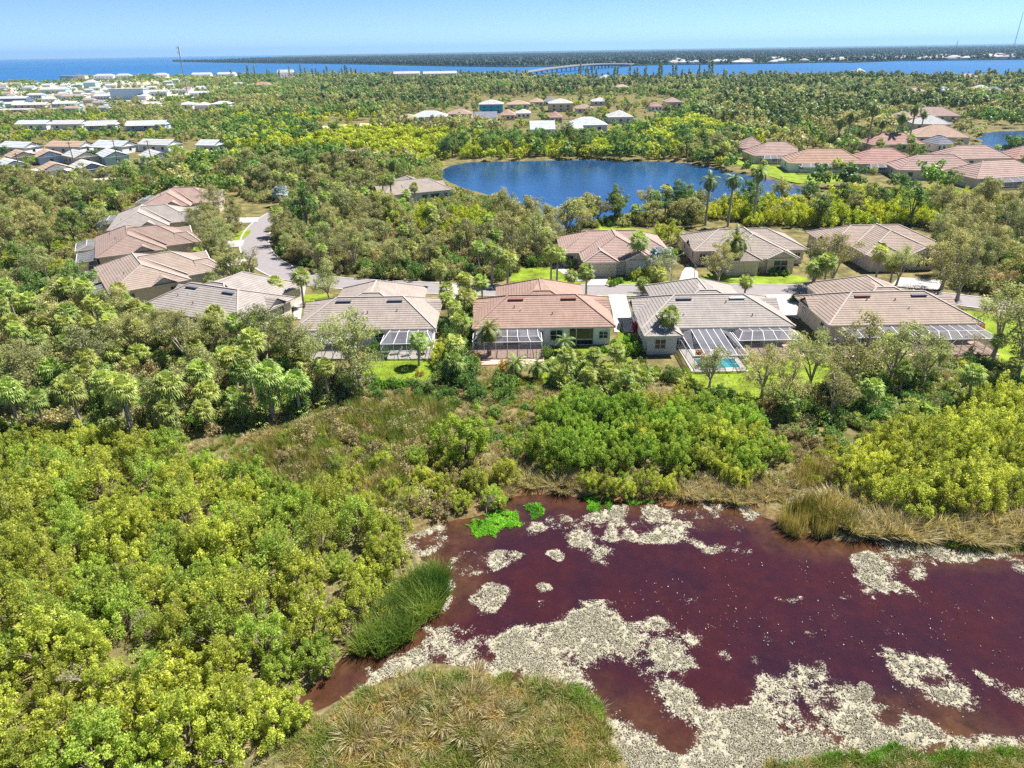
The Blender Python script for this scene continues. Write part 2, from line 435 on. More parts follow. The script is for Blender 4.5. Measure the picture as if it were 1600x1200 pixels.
for k, v in DRIVE_W.items():
    sheet('driveway', v, .105 + .002 * (ord(k) % 5), CONCRETE, 'pale concrete driveway')
for k, v in LAWN_W.items():
    sheet('lawn', v, .05, LAWN_M, 'bright mown green lawn')
# short turf blades on the two lawns nearest the camera and light tufts elsewhere
def blades(name, P, length, width, m, lean=.35, z=0.0, label=None, clump=None, seed=0, drift=(0, 0), parent=None, two=True, tint=None):
    """grass blades rooted at P (n,2): one or two triangles each"""
    r = np.random.default_rng(seed); n = len(P)
    a = r.random(n) * 2 * np.pi; ln = length * (.55 + .7 * r.random(n)); le = lean * (.3 + r.random(n))
    d = np.stack([np.cos(a) * le + drift[0], np.sin(a) * le + drift[1], np.ones(n)], 1); d /= np.linalg.norm(d, axis=1)[:, None]
    wa = r.random(n) * np.pi; w = np.stack([np.cos(wa), np.sin(wa), np.zeros(n)], 1) * (width * (.6 + .8 * r.random(n)))[:, None] / 2
    base = np.c_[P, np.full(n, z) if np.isscalar(z) else z]
    mid = base + d * (ln * .6)[:, None]; d2 = d + np.stack([np.cos(a) * .5 * le, np.sin(a) * .5 * le, -.3 * le], 1)
    tip = base + d * (ln * .6)[:, None] + d2 * (ln * .4)[:, None]
    V = np.stack([base - w, base + w, mid + w * .7, tip, mid - w * .7], 1).reshape(-1, 3)
    k = np.arange(n) * 5
    Fq = np.concatenate([np.stack([k, k + 1, k + 2], 1), np.stack([k, k + 2, k + 4], 1), np.stack([k + 4, k + 2, k + 3], 1)])
    t = (r.random(n) if tint is None else np.clip(tint + (r.random(n) - .5) * .5, 0, 1))
    me = mesh_np(name, V, Fq, m, {'tint': np.repeat(t, 5)})
    if label is None: return me
    return tag(link(name, me, parent), label, kind='stuff')
def rand_in(poly, n, seed=0):
    r = np.random.default_rng(seed); lo = poly.min(0); hi = poly.max(0); out = np.zeros((0, 2))
    frac = abs(area(poly)) / max(1e-6, np.prod(hi - lo))
    while len(out) < n:
        p = lo + r.random((int((n - len(out)) / max(frac, .05) * 1.2) + 50, 2)) * (hi - lo)
        out = np.vstack([out, p[inside(p, poly)]])
    return out[:n]
for k, nb in (('lawn_a', 9000), ('lawn_b', 9000), ('lawn_c', 2500), ('lawn_l', 6000), ('lawn_d', 4000), ('lawn_j', 5000)):
    blades('lawn_grass', rand_in(LAWN_W[k], nb, ord(k[-1])), .09, .05, L['turf'], .8, .05, 'short mown grass blades on a bright lawn', seed=ord(k[-1]))

# ------------------------------------------------------------------ building materials
def tile_mat(name, col, stain=.25):
    m, nt, b = new_mat(name)
    n1 = noise(nt, .5, 6, .7); n2 = noise(nt, 7, 4, .7)
    dk = tuple(c * (1 - stain) for c in col); lt = tuple(min(1, c * (1 + stain * .7)) for c in col)
    c = ramp(nt, n1, [(.3, dk), (.5, col), (.72, lt)])
    tc = nt.nodes.new('ShaderNodeTexCoord'); mp = nt.nodes.new('ShaderNodeMapping'); mp.inputs['Scale'].default_value = (2.2, .35, .35)
    nt.links.new(tc.outputs['Object'], mp.inputs[0])
    c = mixc(nt, .5, c, mixc(nt, 1.0, c, ramp(nt, noise(nt, 1.6, 6, .7, vec=mp.outputs[0]), [(.35, (.62, .60, .58)), (.6, (1.1, 1.1, 1.1))]), 'MULTIPLY'))
    c = mixc(nt, .35, c, ramp(nt, n2, [(.35, tuple(x * .55 for x in col)), (.65, tuple(min(1, x * 1.35) for x in col))]))
    nt.links.new(c, b.inputs['Base Color']); b.inputs['Roughness'].default_value = .85; b.inputs['Specular IOR Level'].default_value = .25
    bp = nt.nodes.new('ShaderNodeBump'); bp.inputs['Strength'].default_value = .5; bp.inputs['Distance'].default_value = .04
    nt.links.new(n2, bp.inputs['Height']); nt.links.new(bp.outputs[0], b.inputs['Normal'])
    return m
TILE = {k: tile_mat('tile_' + k, v) for k, v in dict(
    taupe=(.30, .255, .225), grey=(.30, .27, .25), rose=(.305, .205, .165), sand=(.31, .245, .205), brown=(.27, .20, .17), pink=(.33, .235, .205),
    terracotta=(.36, .235, .175), peach=(.38, .275, .21), white=(.42, .42, .415), red=(.34, .205, .175), slate=(.18, .19, .23), metal=(.42, .45, .48)).items()}
CAP = plain('ridge_tile', (.38, .335, .30), .85, .12, 3)
def stucco(n, c): return plain('stucco_' + n, c, .9, .06, 2.0, .1)
WALLM = {k: stucco(k, v) for k, v in dict(cream=(.64, .58, .49), white=(.80, .80, .78), pale=(.66, .68, .69), pinkish=(.60, .49, .43), grey=(.56, .58, .62),
    turquoise=(.05, .42, .62), blue=(.40, .54, .66), mint=(.40, .62, .58), yellow=(.62, .54, .33), navy=(.12, .17, .28), tan=(.58, .50, .41)).items()}
WHITE = plain('white_paint', (.66, .66, .65), .6, .04, 2)
TRIM = plain('cream_trim', (.66, .62, .55), .7, .05, 2)
BROWN = plain('brown_door', (.20, .135, .10), .6, .1, 2)
DOORM = plain('garage_paint', (.52, .45, .37), .6, .05, 2)
def glass_mat():
    m, nt, b = new_mat('window_glass')
    nt.links.new(ramp(nt, noise(nt, .7, 2), [(.3, (.012, .016, .022)), (.7, (.035, .045, .055))]), b.inputs['Base Color'])
    b.inputs['Roughness'].default_value = .08; b.inputs['Specular IOR Level'].default_value = .6
    return m
GLASS = glass_mat()
def screen_mat():
    m, nt, b = new_mat('insect_screen')
    nt.links.new(ramp(nt, noise(nt, .8, 3), [(.3, (.17, .17, .21)), (.7, (.25, .25, .30))]), b.inputs['Base Color']); b.inputs['Roughness'].default_value = .7
    t = nt.nodes.new('ShaderNodeBsdfTransparent'); mx = nt.nodes.new('ShaderNodeMixShader'); mx.inputs[0].default_value = .40
    nt.links.new(t.outputs[0], mx.inputs[1]); nt.links.new(b.outputs[0], mx.inputs[2]); nt.links.new(mx.outputs[0], nt.nodes['Material Output'].inputs[0])
    return m
SCREEN = screen_mat()
VENT_D = plain('dark_vent', (.10, .11, .15), .5, .1, 2)
VENT_R = plain('red_vent', (.20, .07, .05), .6, .1, 2)
VENT_W = plain('white_vent', (.72, .72, .72), .5, .05, 2)
PAVER = plain('patio_paver', (.50, .36, .29), .9, .18, 2.5, .2)
PALE_PAVER = plain('pale_paver', (.62, .58, .53), .9, .12, 2.5, .2)
MESH_N = [0]

# ------------------------------------------------------------------ roofs: stepped tile courses on planar faces
def clip(poly, s, t, keep_above):
    out = []
    for a, b in zip(poly, poly[1:] + poly[:1]):
        da, db = a.dot(s) - t, b.dot(s) - t
        if not keep_above: da, db = -da, -db
        if da >= 0: out.append(a)
        if (da > 0 > db) or (da < 0 < db): out.append(a + (b - a) * (da / (da - db)))
    return out
def tile_face(mb, pts, course=.46, step=.042):
    pts = [Vector(p) for p in pts]
    n = (pts[1] - pts[0]).cross(pts[2] - pts[0]).normalized()
    if n.z < 0: n = -n; pts = pts[::-1]
    s = Vector((0, 0, 1)) - n * n.z
    if s.length < 1e-4: mb.poly(pts); return
    s.normalize(); ts = [p.dot(s) for p in pts]; t0, t1 = min(ts), max(ts); k = max(1, round((t1 - t0) / course)); c = (t1 - t0) / k
    for i in range(k):
        a = t0 + i * c; q = clip(pts, s, a, True)
        if len(q) > 2: q = clip(q, s, a + c, False)
        if len(q) < 3: continue
        lift = [p + n * (step * (1 - (p.dot(s) - a) / c)) for p in q]
        mb.poly(lift)
        low = [j for j, p in enumerate(q) if p.dot(s) - a < 1e-3]
        for j in low:
            j2 = (j + 1) % len(q)
            if j2 in low: mb.poly([q[j] - n * .02, q[j2] - n * .02, lift[j2], lift[j]])
def hip_faces(x0, x1, y0, y1, e, zr, ra, rb):
    """four faces of a hip roof, ridge ra -> rb along x (or along y when ra.x == rb.x)"""
    a, b, c, d = (x0, y0, e), (x1, y0, e), (x1, y1, e), (x0, y1, e)
    ra = (*ra, zr); rb = (*rb, zr)
    if abs(ra[1] - rb[1]) < 1e-6: return [[a, b, rb, ra], [b, c, rb], [c, d, ra, rb], [d, a, ra]], [(ra, rb), (ra, a), (ra, d), (rb, b), (rb, c)]
    return [[a, b, ra], [b, c, rb, ra], [c, d, rb], [d, a, ra, rb]], [(ra, rb), (ra, a), (ra, b), (rb, c), (rb, d)]

def window(parent, o, right, w, h, m=None, muntin=True, name='window', pane=None):
    """framed window: o = lower left corner on the wall, right = unit vector along the wall (outward = right x up)"""
    o = Vector(o); r = Vector(right); u = Vector((0, 0, 1)); n = r.cross(u)
    mb = MB(); q = o + n * .035; t = .09
    P = lambda a, b, d=0: q + r * a + u * b + n * d
    for a, b in ((P(0, t / 2), P(w, t / 2)), (P(0, h - t / 2), P(w, h - t / 2)), (P(t / 2, t), P(t / 2, h - t)), (P(w - t / 2, t), P(w - t / 2, h - t))): mb.bar(a, b, t, t)
    if muntin:
        mb.bar(P(w / 2, t), P(w / 2, h - t), .06, .06); mb.bar(P(t, h / 2, .004), P(w - t, h / 2, .004), .06, .06)
    wobj = mb.build(name, m or WHITE, parent)
    g = MB(); g.poly([P(t * .5, t * .5, -.01), P(w - t * .5, t * .5, -.01), P(w - t * .5, h - t * .5, -.01), P(t * .5, h - t * .5, -.01)])
    g.build('pane', pane or GLASS, wobj)
    return wobj
def garage_door(parent, o, right, w, h, m=None):
    o = Vector(o); r = Vector(right); u = Vector((0, 0, 1)); n = r.cross(u)
    mb = MB(); mb.bar(o + u * (h + .06) + n * .05, o + r * w + u * (h + .06) + n * .05, .12, .12)
    mb.bar(o - r * .06 + n * .05, o - r * .06 + u * (h + .12) + n * .05, .12, .12); mb.bar(o + r * (w + .06) + n * .05, o + r * (w + .06) + u * (h + .12) + n * .05, .12, .12)
    d = mb.build('garage_door', TRIM, parent)
    for i in range(4):
        p = MB(); c = o + u * (h / 4 * (i + .5)) + n * .03
        p.bar(c, c + r * w, .05, h / 4 - .03); p.build('panel', m or DOORM, d)

def cage(parent, x0, x1, yh, yf, zh, zf, nx, ym=None, zm=None, hip=0.0, frame=None, skip_front=False):
    """screened pool enclosure on the rear (-y) side: white bars and one object for each screen panel"""
    ym = yf if ym is None else ym; zm = zf if zm is None else zm
    mb = MB(); panels = []
    st = []
    for i in range(nx + 1):
        x = x0 + (x1 - x0) * i / nx
        xi = x0 + hip + (x1 - x0 - 2 * hip) * i / nx
        st.append([Vector((xi, yh, zh)), Vector((xi, ym, zm)), Vector((x, yf, zf)), Vector((x, yf, .12))])
    bent = (ym != yf)
    for i, (A, Mm, Fp, G) in enumerate(st):
        mb.bar(A, Mm, .07, .09)
        if bent: mb.bar(Mm, Fp, .07, .09)
        mb.bar(G, Fp, .07, .07)
        if i < nx:
            A2, M2, F2, G2 = st[i + 1]
            mb.bar(A, A2, .06); mb.bar(Fp, F2, .08)
            if bent: mb.bar(Mm, M2, .07); panels.append([Mm, M2, F2, Fp])
            panels.append([A, A2, M2, Mm])
            h = Vector((0, 0, 1.0)); mb.bar(G + h, G2 + h, .05)
            panels.append([Fp, F2, G2, G])
    for sgn, (A, Mm, Fp, G) in ((-1, st[0]), (1, st[-1])):
        W = Vector((Fp.x, yh, zf)); W0 = Vector((Fp.x, yh, .12))
        mb.bar(W0, W, .07); mb.bar(W, Fp, .07); mb.bar(W + Vector((0, 0, -.9)), Fp + Vector((0, 0, -.9)), .05)
        mid = (yh + yf) / 2; mb.bar((Fp.x, mid, .12), (Fp.x, mid, zf), .06)
        panels.append([W0, W, Fp, G])
        up_ = [W, Fp] + ([Mm] if bent else []) + [A]
        if (A - W).length > .2: panels.append(up_); mb.bar(W, A, .06)
    o = mb.build('lanai_frame', frame or WHITE, parent)
    for p in panels:
        q = MB(); q.poly(p); q.build('screen_panel', SCREEN, o)
    return o

def villa(label, cx, cy, rot, W, D, tile, wall, ridge=9.5, ww=14.0, wlen=6.2, wshift=0.0, bump=True, cages=(), rear='plain', ext=None, front=False, vents=(VENT_D, VENT_D), side_gable=(1, 1), cat='house'):
    """paired villa: hip roof, street wing, side gables; rear is local -y"""
    e, zr, zw = 2.95, 5.6, 5.95
    root = tag(empty('villa', (cx, cy, 0), rot), label, cat, 'tile-roofed villas along the curving street')
    CLEAR.append((cx, cy, rot, W / 2 + .8, D / 2 + 1)); c_, s_ = math.cos(rot), math.sin(rot)
    oy = D / 2 + wlen / 2; CLEAR.append((cx - s_ * oy, cy + c_ * oy, rot, ww / 2 + .8, wlen / 2 + 1))
    hw, hd = W / 2, D / 2; ov = .65
    # walls
    mb = MB(); mb.box(-hw + ov, hw - ov, -hd + ov, hd - ov, 0, e - .1); mb.box(wshift - ww / 2 + ov, wshift + ww / 2 - ov, hd - ov - .2, hd + wlen - ov, 0, e - .11)
    if ext: mb.box(ext[0] + ov, ext[1] - ov, -hd - ext[2] + ov, -hd + ov + .3, 0, e - .12)
    mb.build('wall', wall, root)
    # fascia and soffit
    mb = MB(); mb.box(-hw + .03, hw - .03, -hd + .03, hd - .03, e - .2, e - .02); mb.box(wshift - ww / 2 + .03, wshift + ww / 2 - .03, hd - .3, hd + wlen - .03, e - .21, e - .025)
    if ext: mb.box(ext[0] + .03, ext[1] - .03, -hd - ext[2] + .03, -hd + .3, e - .22, e - .03)
    mb.build('fascia', TRIM, root)
    # roof
    mb = MB(); caps = []
    f, ed = hip_faces(-hw, hw, -hd, hd, e, zr, (-ridge / 2, 0), (ridge / 2, 0))
    for q in f: tile_face(mb, q)
    caps += ed
    run = min(6.2, wlen + 2)
    if bump:
        t = 1.3; y0 = (zw - zr) / (zr - e) * hd
        yf_ = hd + wlen - run
        a0, b0 = (wshift - t, y0, zw), (wshift + t, y0, zw); a1, b1 = (wshift - .1, yf_, zw + .12), (wshift + .1, yf_, zw + .12)
        tile_face(mb, [(wshift - t - .85, 0, zr), (wshift + t + .85, 0, zr), b0, a0])
        tile_face(mb, [(wshift - ww / 2, hd + wlen, e), (wshift - ww / 2, 0, e), (wshift - t - .85, 0, zr), a0, a1][:0] or [(wshift - ww / 2, hd + wlen, e), (wshift - ww / 2, 0, e), a0, a1])
        tile_face(mb, [(wshift + ww / 2, 0, e), (wshift + ww / 2, hd + wlen, e), b1, b0])
        mb.poly([a0, b0, b1, a1])
        tile_face(mb, [(wshift + ww / 2, hd + wlen, e), (wshift - ww / 2, hd + wlen, e), a1, b1])
        caps += [(a0, b0), (a1, (wshift - ww / 2, hd + wlen, e)), (b1, (wshift + ww / 2, hd + wlen, e)), (((a0[0] + b0[0]) / 2, y0, zw + .02), a1), (a0, (wshift - t - .85, 0, zr)), (b0, (wshift + t + .85, 0, zr))]
    else:
        f, ed = hip_faces(wshift - ww / 2, wshift + ww / 2, 0, hd + wlen, e, zw, (wshift, .2), (wshift, hd + wlen - run))
        for q in f[1:]: tile_face(mb, q)
        caps += [ed[0], ed[3], ed[4]]
        c1 = 2.2
        caps += [((wshift + c1 * .3, 1.0, zr), (wshift + ww / 2 - .3, hd + .2, e + .25)), ((wshift - c1 * .3, 1.0, zr), (wshift - ww / 2 + .3, hd + .2, e + .25))]
    if ext:
        x0, x1, d_ = ext; xm = (x0 + x1) / 2; h = e + (x1 - x0) / 2 * .42
        f, ed = hip_faces(x0, x1, -hd - d_, -hd + 3.2, e, h, (xm, -hd - d_ + (x1 - x0) / 2), (xm, -hd + 3.0))
        for q in f[:2] + f[3:]: tile_face(mb, q)
        caps += ed[:3]
    roof = mb.build('roof', tile, root)
    for a, b in caps:
        q = MB(); q.bar(Vector(a) + Vector((0, 0, .06)), Vector(b) + Vector((0, 0, .06)), .24, .12); q.build('ridge_cap', CAP if tile.name in ('tile_taupe', 'tile_grey', 'tile_sand', 'tile_white') else tile, roof)
    # side entry gables
    for sgn, on in zip((-1, 1), side_gable):
        if not on: continue
        g = MB(); y = 2.2; gw = 2.0; x = sgn * (hw + .15); xi = sgn * (hw - 3.2); zt = e + 1.25
        tile_face(g, [(xi, y, zt), (x, y, zt), (x, y - gw, e + .1), (xi, y - gw, e + .1)]); tile_face(g, [(xi, y, zt), (x, y, zt), (x, y + gw, e + .1), (xi, y + gw, e + .1)])
        go = g.build('entry_gable', tile, root)
        g = MB(); xx = sgn * (hw - .25); g.poly([(xx, y - gw + .2, e), (xx, y + gw - .2, e), (xx, y, zt - .12)]); g.build('gable_end', wall, go)
    # vents
    sl = (zr - e) / hd
    for i, vm in enumerate(vents):
        if vm is None: continue
        v = MB(); x = (-1 if i == 0 else 1) * (ridge / 2 - 1.15); y = -.95; z = zr + y * sl + .13
        v.bar((x - 1.1, y, z), (x + 1.1, y, z), .5, .16); v.build('roof_vent', vm, roof)
    for k in range(3):
        v = MB(); x = rnd.uniform(-hw * .5, hw * .5); y = -rnd.uniform(.25, .7) * hd; z = zr + y * sl
        v.tube([(x, y, z - .1), (x, y, z + .4)], [.07, .07]); v.build('vent_pipe', VENT_D if k else VENT_W, roof)
    yr = -hd + ov
    ex_hi = ext[1] if ext else -hw
    # rear openings
    if rear == 'plain':
        for x, w, z, h in ((-hw * .72, 1.6, .8, 1.5), (-hw * .42, 2.6, .1, 2.2), (hw * .18, 1.7, .7, 1.6), (hw * .48, 2.6, .1, 2.2), (hw * .8, 1.1, 1.0, 1.2)):
            if x < ex_hi: continue
            window(root, (x - w / 2, yr, z), (1, 0, 0), w, h)
    elif rear == 'porch':
        for x, w, z, h in ((-hw * .78, 1.6, .8, 1.5), (-hw * .45, 2.6, .1, 2.2), (-.6, 1.2, .9, 1.4), (hw * .18, 1.9, .7, 1.7), (hw * .84, 1.35, .95, 1.15)):
            window(root, (x - w / 2, yr, z), (1, 0, 0), w, h)
        g = MB(); x0, x1 = hw * .36, hw * .70
        for b in (((x0, yr - .06, .1), (x0, yr - .06, 2.6)), ((x1, yr - .06, .1), (x1, yr - .06, 2.6)), ((x0, yr - .06, 2.6), (x1, yr - .06, 2.6)), ((x0, yr - .06, .9), (x1, yr - .06, .9)), ((x0 + 1.0, yr - .06, .1), (x0 + 1.0, yr - .06, 2.6))): g.bar(*b, .1)
        po = g.build('porch_frame', WHITE, root)
        for a, b in ((x0, x0 + 1.0), (x0 + 1.0, x1)):
            g = MB(); g.poly([(a, yr - .03, .1), (b, yr - .03, .1), (b, yr - .03, 2.6), (a, yr - .03, 2.6)]); g.build('screen_panel', GLASS, po)
    if ext:
        window(root, (ext[0] + 1.6, -hd - ext[2] + ov, .8), (1, 0, 0), 1.6, 1.5)
    # side and street openings
    for sgn in (-1, 1):
        for y in (-hd * .5, hd * .55):
            o = (sgn * (hw - ov), y - sgn * .0, .9); window(root, (o[0], y - .6 * sgn, .9), (0, sgn, 0), 1.2, 1.4)
    yf = hd + wlen - ov
    if front:
        # garage hip and gabled window bay on the street side (seen from +y, so local x is mirrored)
        g = MB(); gx0, gx1 = wshift + .2, wshift + ww / 2 - .2; xm = (gx0 + gx1) / 2
        f, ed = hip_faces(gx0, gx1, hd + wlen - 3.5, hd + wlen + 1.2, e, e + 1.65, (xm, hd + wlen - 3.4), (xm, hd + wlen - .9))
        for q in f[1:]: tile_face(g, q)
        gr = g.build('garage_roof', tile, root)
        for a, b in (ed[0], ed[3], ed[4]):
            q = MB(); q.bar(Vector(a) + Vector((0, 0, .06)), Vector(b) + Vector((0, 0, .06)), .24, .12); q.build('ridge_cap', CAP, gr)
        g = MB(); g.box(gx0 + .5, gx1 - .5, hd + wlen - 1.5, hd + wlen + .7, 0, e - .09); g.build('garage_wall', wall, root)
        g = MB(); g.box(gx0 + .05, gx1 - .05, hd + wlen - .3, hd + wlen + 1.15, e - .2, e - .03); g.build('garage_fascia', TRIM, root)
        garage_door(root, (gx1 - .9, hd + wlen + .7, 0), (-1, 0, 0), gx1 - gx0 - 1.8, 2.25)
        bx0, bx1 = wshift - ww / 2 + .6, wshift - .9; xm = (bx0 + bx1) / 2
        g = MB(); zt = e + 1.35; y1 = hd + wlen + .35
        tile_face(g, [(xm, y1, zt), (xm, y1 - 4, zt), (bx0, y1 - 4, e), (bx0, y1, e)]); tile_face(g, [(xm, y1 - 4, zt), (xm, y1, zt), (bx1, y1, e), (bx1, y1 - 4, e)])
        br = g.build('bay_gable', tile, root)
        for bxx in (bx0, bx1):
            q = MB(); q.bar((xm, y1, zt + .02), (bxx, y1, e + .02), .16, .2); q.build('barge_board', WHITE, br)
        g = MB(); yb = hd + wlen - .1; g.poly([(bx1 - .3, yb, 0), (bx0 + .3, yb, 0), (bx0 + .3, yb, e), (xm, yb, zt - .2), (bx1 - .3, yb, e)]); g.build('bay_wall', wall, root)
        window(root, (xm + 1.35, yb + .003, .6), (-1, 0, 0), 2.7, 2.0, pane=front if not isinstance(front, bool) else None)
        window(root, (-hw + 2.4, hd - ov, .8), (-1, 0, 0), 1.2, 1.5); window(root, (hw - 1.2, hd - ov, .8), (-1, 0, 0), 1.4, 1.5)
    else:
        garage_door(root, (wshift + ww / 2 - 1.5, yf, 0), (-1, 0, 0), 4.6, 2.2); garage_door(root, (wshift - ww / 2 + 6.1, yf, 0), (-1, 0, 0), 4.6, 2.2)
    for cg in cages: cage(root, **cg)
    return root

# ------------------------------------------------------------------ the street row and its neighbours
hd = 6.4
villa('grey tile villa with two screened lanais and a lawn behind it', -20.7, 96.2, 0, 20.2, 12.8, TILE['taupe'], WALLM['pale'],
      cages=[dict(x0=2.8, x1=9.9, yh=-hd + .1, yf=-hd - 3.6, zh=2.75, zf=2.2, nx=4, ym=-hd - 1.3, zm=3.05, hip=.9), dict(x0=-9.9, x1=-1.0, yh=-hd + .1, yf=-hd - 3.2, zh=2.72, zf=2.3, nx=6, hip=.6)], ridge=9.8)
villa('rose red tile villa with white rear wall and screened porch', 4.6, 95.9, 0, 20.2, 12.8, TILE['rose'], WALLM['white'], rear='porch', vents=(VENT_R, VENT_R),
      cages=[dict(x0=-9.9, x1=-.4, yh=-hd + .1, yf=-hd - 3.6, zh=2.74, zf=2.35, nx=6, ym=-hd - 3.0, zm=2.9, hip=.5)], ridge=10)
villa('grey tile villa with a blue pool under its screened cage', 28.9, 95.0, 0, 21.4, 12.8, TILE['grey'], WALLM['grey'], ext=(-10.9, -5.6, 2.9), vents=(VENT_D, VENT_W),
      cages=[dict(x0=-5.3, x1=1.6, yh=-hd + .1, yf=-hd - 8.2, zh=2.76, zf=2.3, nx=4, hip=1.4), dict(x0=1.9, x1=10.6, yh=-hd + .1, yf=-hd - 3.2, zh=2.74, zf=2.25, nx=5, ym=-hd - 1.6, zm=2.95, hip=.9)], ridge=10)
villa('sand brown tile villa behind the tall oaks, long screened cage', 55.0, 95.0, 0, 21.6, 12.8, TILE['sand'], WALLM['tan'], vents=(VENT_R, VENT_D),
      cages=[dict(x0=1.0, x1=10.7, yh=-hd + .1, yf=-hd - 3.8, zh=2.76, zf=2.2, nx=6, ym=-hd - 2.2, zm=2.75, hip=1.0), dict(x0=-9.5, x1=.2, yh=-hd + .1, yf=-hd - 3.0, zh=2.74, zf=2.3, nx=5, hip=.6)], ridge=10.5)
villa('grey tile villa turned at the street bend, half hidden by oaks', -46.2, 102.6, R(-24), 20.2, 12.8, TILE['grey'], WALLM['cream'], ridge=9.8)
villa('rosy tile villa with brown garage door facing the street', 20.2, 134.8, R(180), 21, 12.8, TILE['pink'], WALLM['cream'], bump=False, front=VENT_W, wlen=5.6, vents=(None, None), side_gable=(0, 0))
villa('taupe tile villa behind a date palm on its street lawn', 46.2, 134.6, R(180), 22, 12.8, TILE['taupe'], WALLM['pinkish'], bump=False, front=True, wlen=5.8, vents=(None, None), side_gable=(0, 1),
      cages=[dict(x0=2.0, x1=10.0, yh=-hd + .1, yf=-hd - 4.2, zh=2.74, zf=2.3, nx=4, hip=.8)])
villa('brown tile villa across the street behind roundish oaks', 73.0, 136.0, R(180), 22, 12.8, TILE['sand'], WALLM['tan'], bump=False, front=True, wlen=6, vents=(None, None), side_gable=(0, 1))
lc = [dict(x0=-8.5, x1=-1.0, yh=-hd + .1, yf=-hd - 3.8, zh=2.74, zf=2.3, nx=4, ym=-hd - 1.6, zm=3.0, hip=.9), dict(x0=1.5, x1=9.0, yh=-hd + .1, yf=-hd - 3.4, zh=2.74, zf=2.3, nx=4, hip=.6)]
villa('peach sand tile villa nearest of the four in the left row', -66.3, 119.3, R(-55), 19.6, 12.8, TILE['sand'], WALLM['cream'], bump=False, front=True, wlen=5.5, vents=(None, None), side_gable=(0, 1), cages=lc)
villa('reddish brown tile villa second in the left row', -79.4, 141.8, R(-62), 20, 12.8, TILE['brown'], WALLM['tan'], bump=False, front=True, wlen=5.5, vents=(None, None), side_gable=(0, 1), cages=lc)
villa('pale grey tile villa third in the left row', -87.6, 164.5, R(-70), 20, 12.8, TILE['grey'], WALLM['cream'], bump=False, front=True, wlen=5.5, vents=(None, None), side_gable=(0, 1), cages=lc[:1])
villa('pinkish brown tile villa farthest of the left row', -91.0, 189.0, R(-80), 20, 12.8, TILE['pink'], WALLM['tan'], bump=False, front=True, wlen=5.5, vents=(None, None), side_gable=(0, 1), cages=lc[:1])
villa('lone beige tile villa among trees left of the lake', -27.5, 199.0, R(24), 20, 12.8, TILE['taupe'], WALLM['grey'], bump=False, front=False, wlen=5, vents=(None, None))

# patios, pools and what stands in the lanais
def slab(name, x0, x1, y0, y1, z, m, label): b = MB(); b.box(x0, x1, y0, y1, -.3, z); return tag(b.build(name, m), label, kind='structure')
slab('patio', -18.2, -10.5, 85.8, 90.2, .11, PALE_PAVER, 'pale paved patio inside the screened lanai')
slab('patio', -30.9, -21.5, 86.3, 90.2, .11, PALE_PAVER, 'pale paved patio under the wide left lanai')
slab('patio', -6.6, 4.4, 83.6, 90.0, .11, PAVER, 'brick red patio behind the rose roofed villa')
slab('patio', 23.4, 30.7, 80.3, 89.0, .11, PALE_PAVER, 'pale pool deck under the cage')
slab('patio', 31.0, 40.0, 84.6, 89.0, .11, PAVER, 'reddish patio beside the pool deck')
slab('patio', 45.0, 66.0, 84.2, 89.0, .11, PAVER, 'reddish patio of the sand brown villa')
POOLW = water_mat('pool_water', (.03, .26, .36), (.07, .40, .50), .06, 2.5, .3, .5, 1.2)
p = tag(empty('swimming_pool', (27.4, 82.7, .12)), 'turquoise swimming pool on the pale deck under the cage', 'pool')
b = MB()
for s, w in (((-2.9, -1.6, 0), (2.9, -1.6, 0)), ((-2.9, 1.6, 0), (2.9, 1.6, 0))): b.bar(Vector(s), Vector(w), .35, .12)
for x in (-2.75, 2.75): b.bar((x, -1.42, 0), (x, 1.42, 0), .35, .12)
b.build('coping', WHITE, p)
b = MB(); b.poly([(-2.6, -1.43, .03), (2.6, -1.43, .03), (2.6, 1.43, .03), (-2.6, 1.43, .03)]); b.build('water', POOLW, p)
def lounger(x, y, rz, label):
    o = tag(empty('lounge_chair', (x, y, .12), rz), label, 'lounge chair', 'white lounge chairs in the lanai')
    b = MB(); b.box(-.3, .3, -.6, .6, .30, .37); b.build('seat', WHITE, o)
    b = MB(); b.bar((0, .6, .36), (0, 1.05, .95), .6, .06); b.build('backrest', WHITE, o)
    for sx in (-.25, .25):
        for sy in (-.55, .55):
            b = MB(); b.box(sx - .03, sx + .03, sy - .03, sy + .03, 0, .30); b.build('leg', WHITE, o)
lounger(-16.2, 87.6, R(-70), 'white lounge chair nearest the lanai wall by the lawn')
lounger(-14.6, 87.0, R(-60), 'white lounge chair in the middle of the screened lanai')
def patio_table(x, y, label):
    o = tag(empty('patio_table', (x, y, .12)), label, 'table')
    b = MB(); b.tube([(0, 0, .68), (0, 0, .74)], [.6, .6], 14); b.build('tabletop', BROWN, o)
    b = MB(); b.tube([(0, 0, 0), (0, 0, .03), (0, 0, .05), (0, 0, .68)], [.3, .3, .05, .05], 10); b.build('pedestal', BROWN, o)
patio_table(-12.3, 87.6, 'brown round table in the screened lanai beside the lawn')
patio_table(-4.5, 84.9, 'brown round table on the brick red patio')

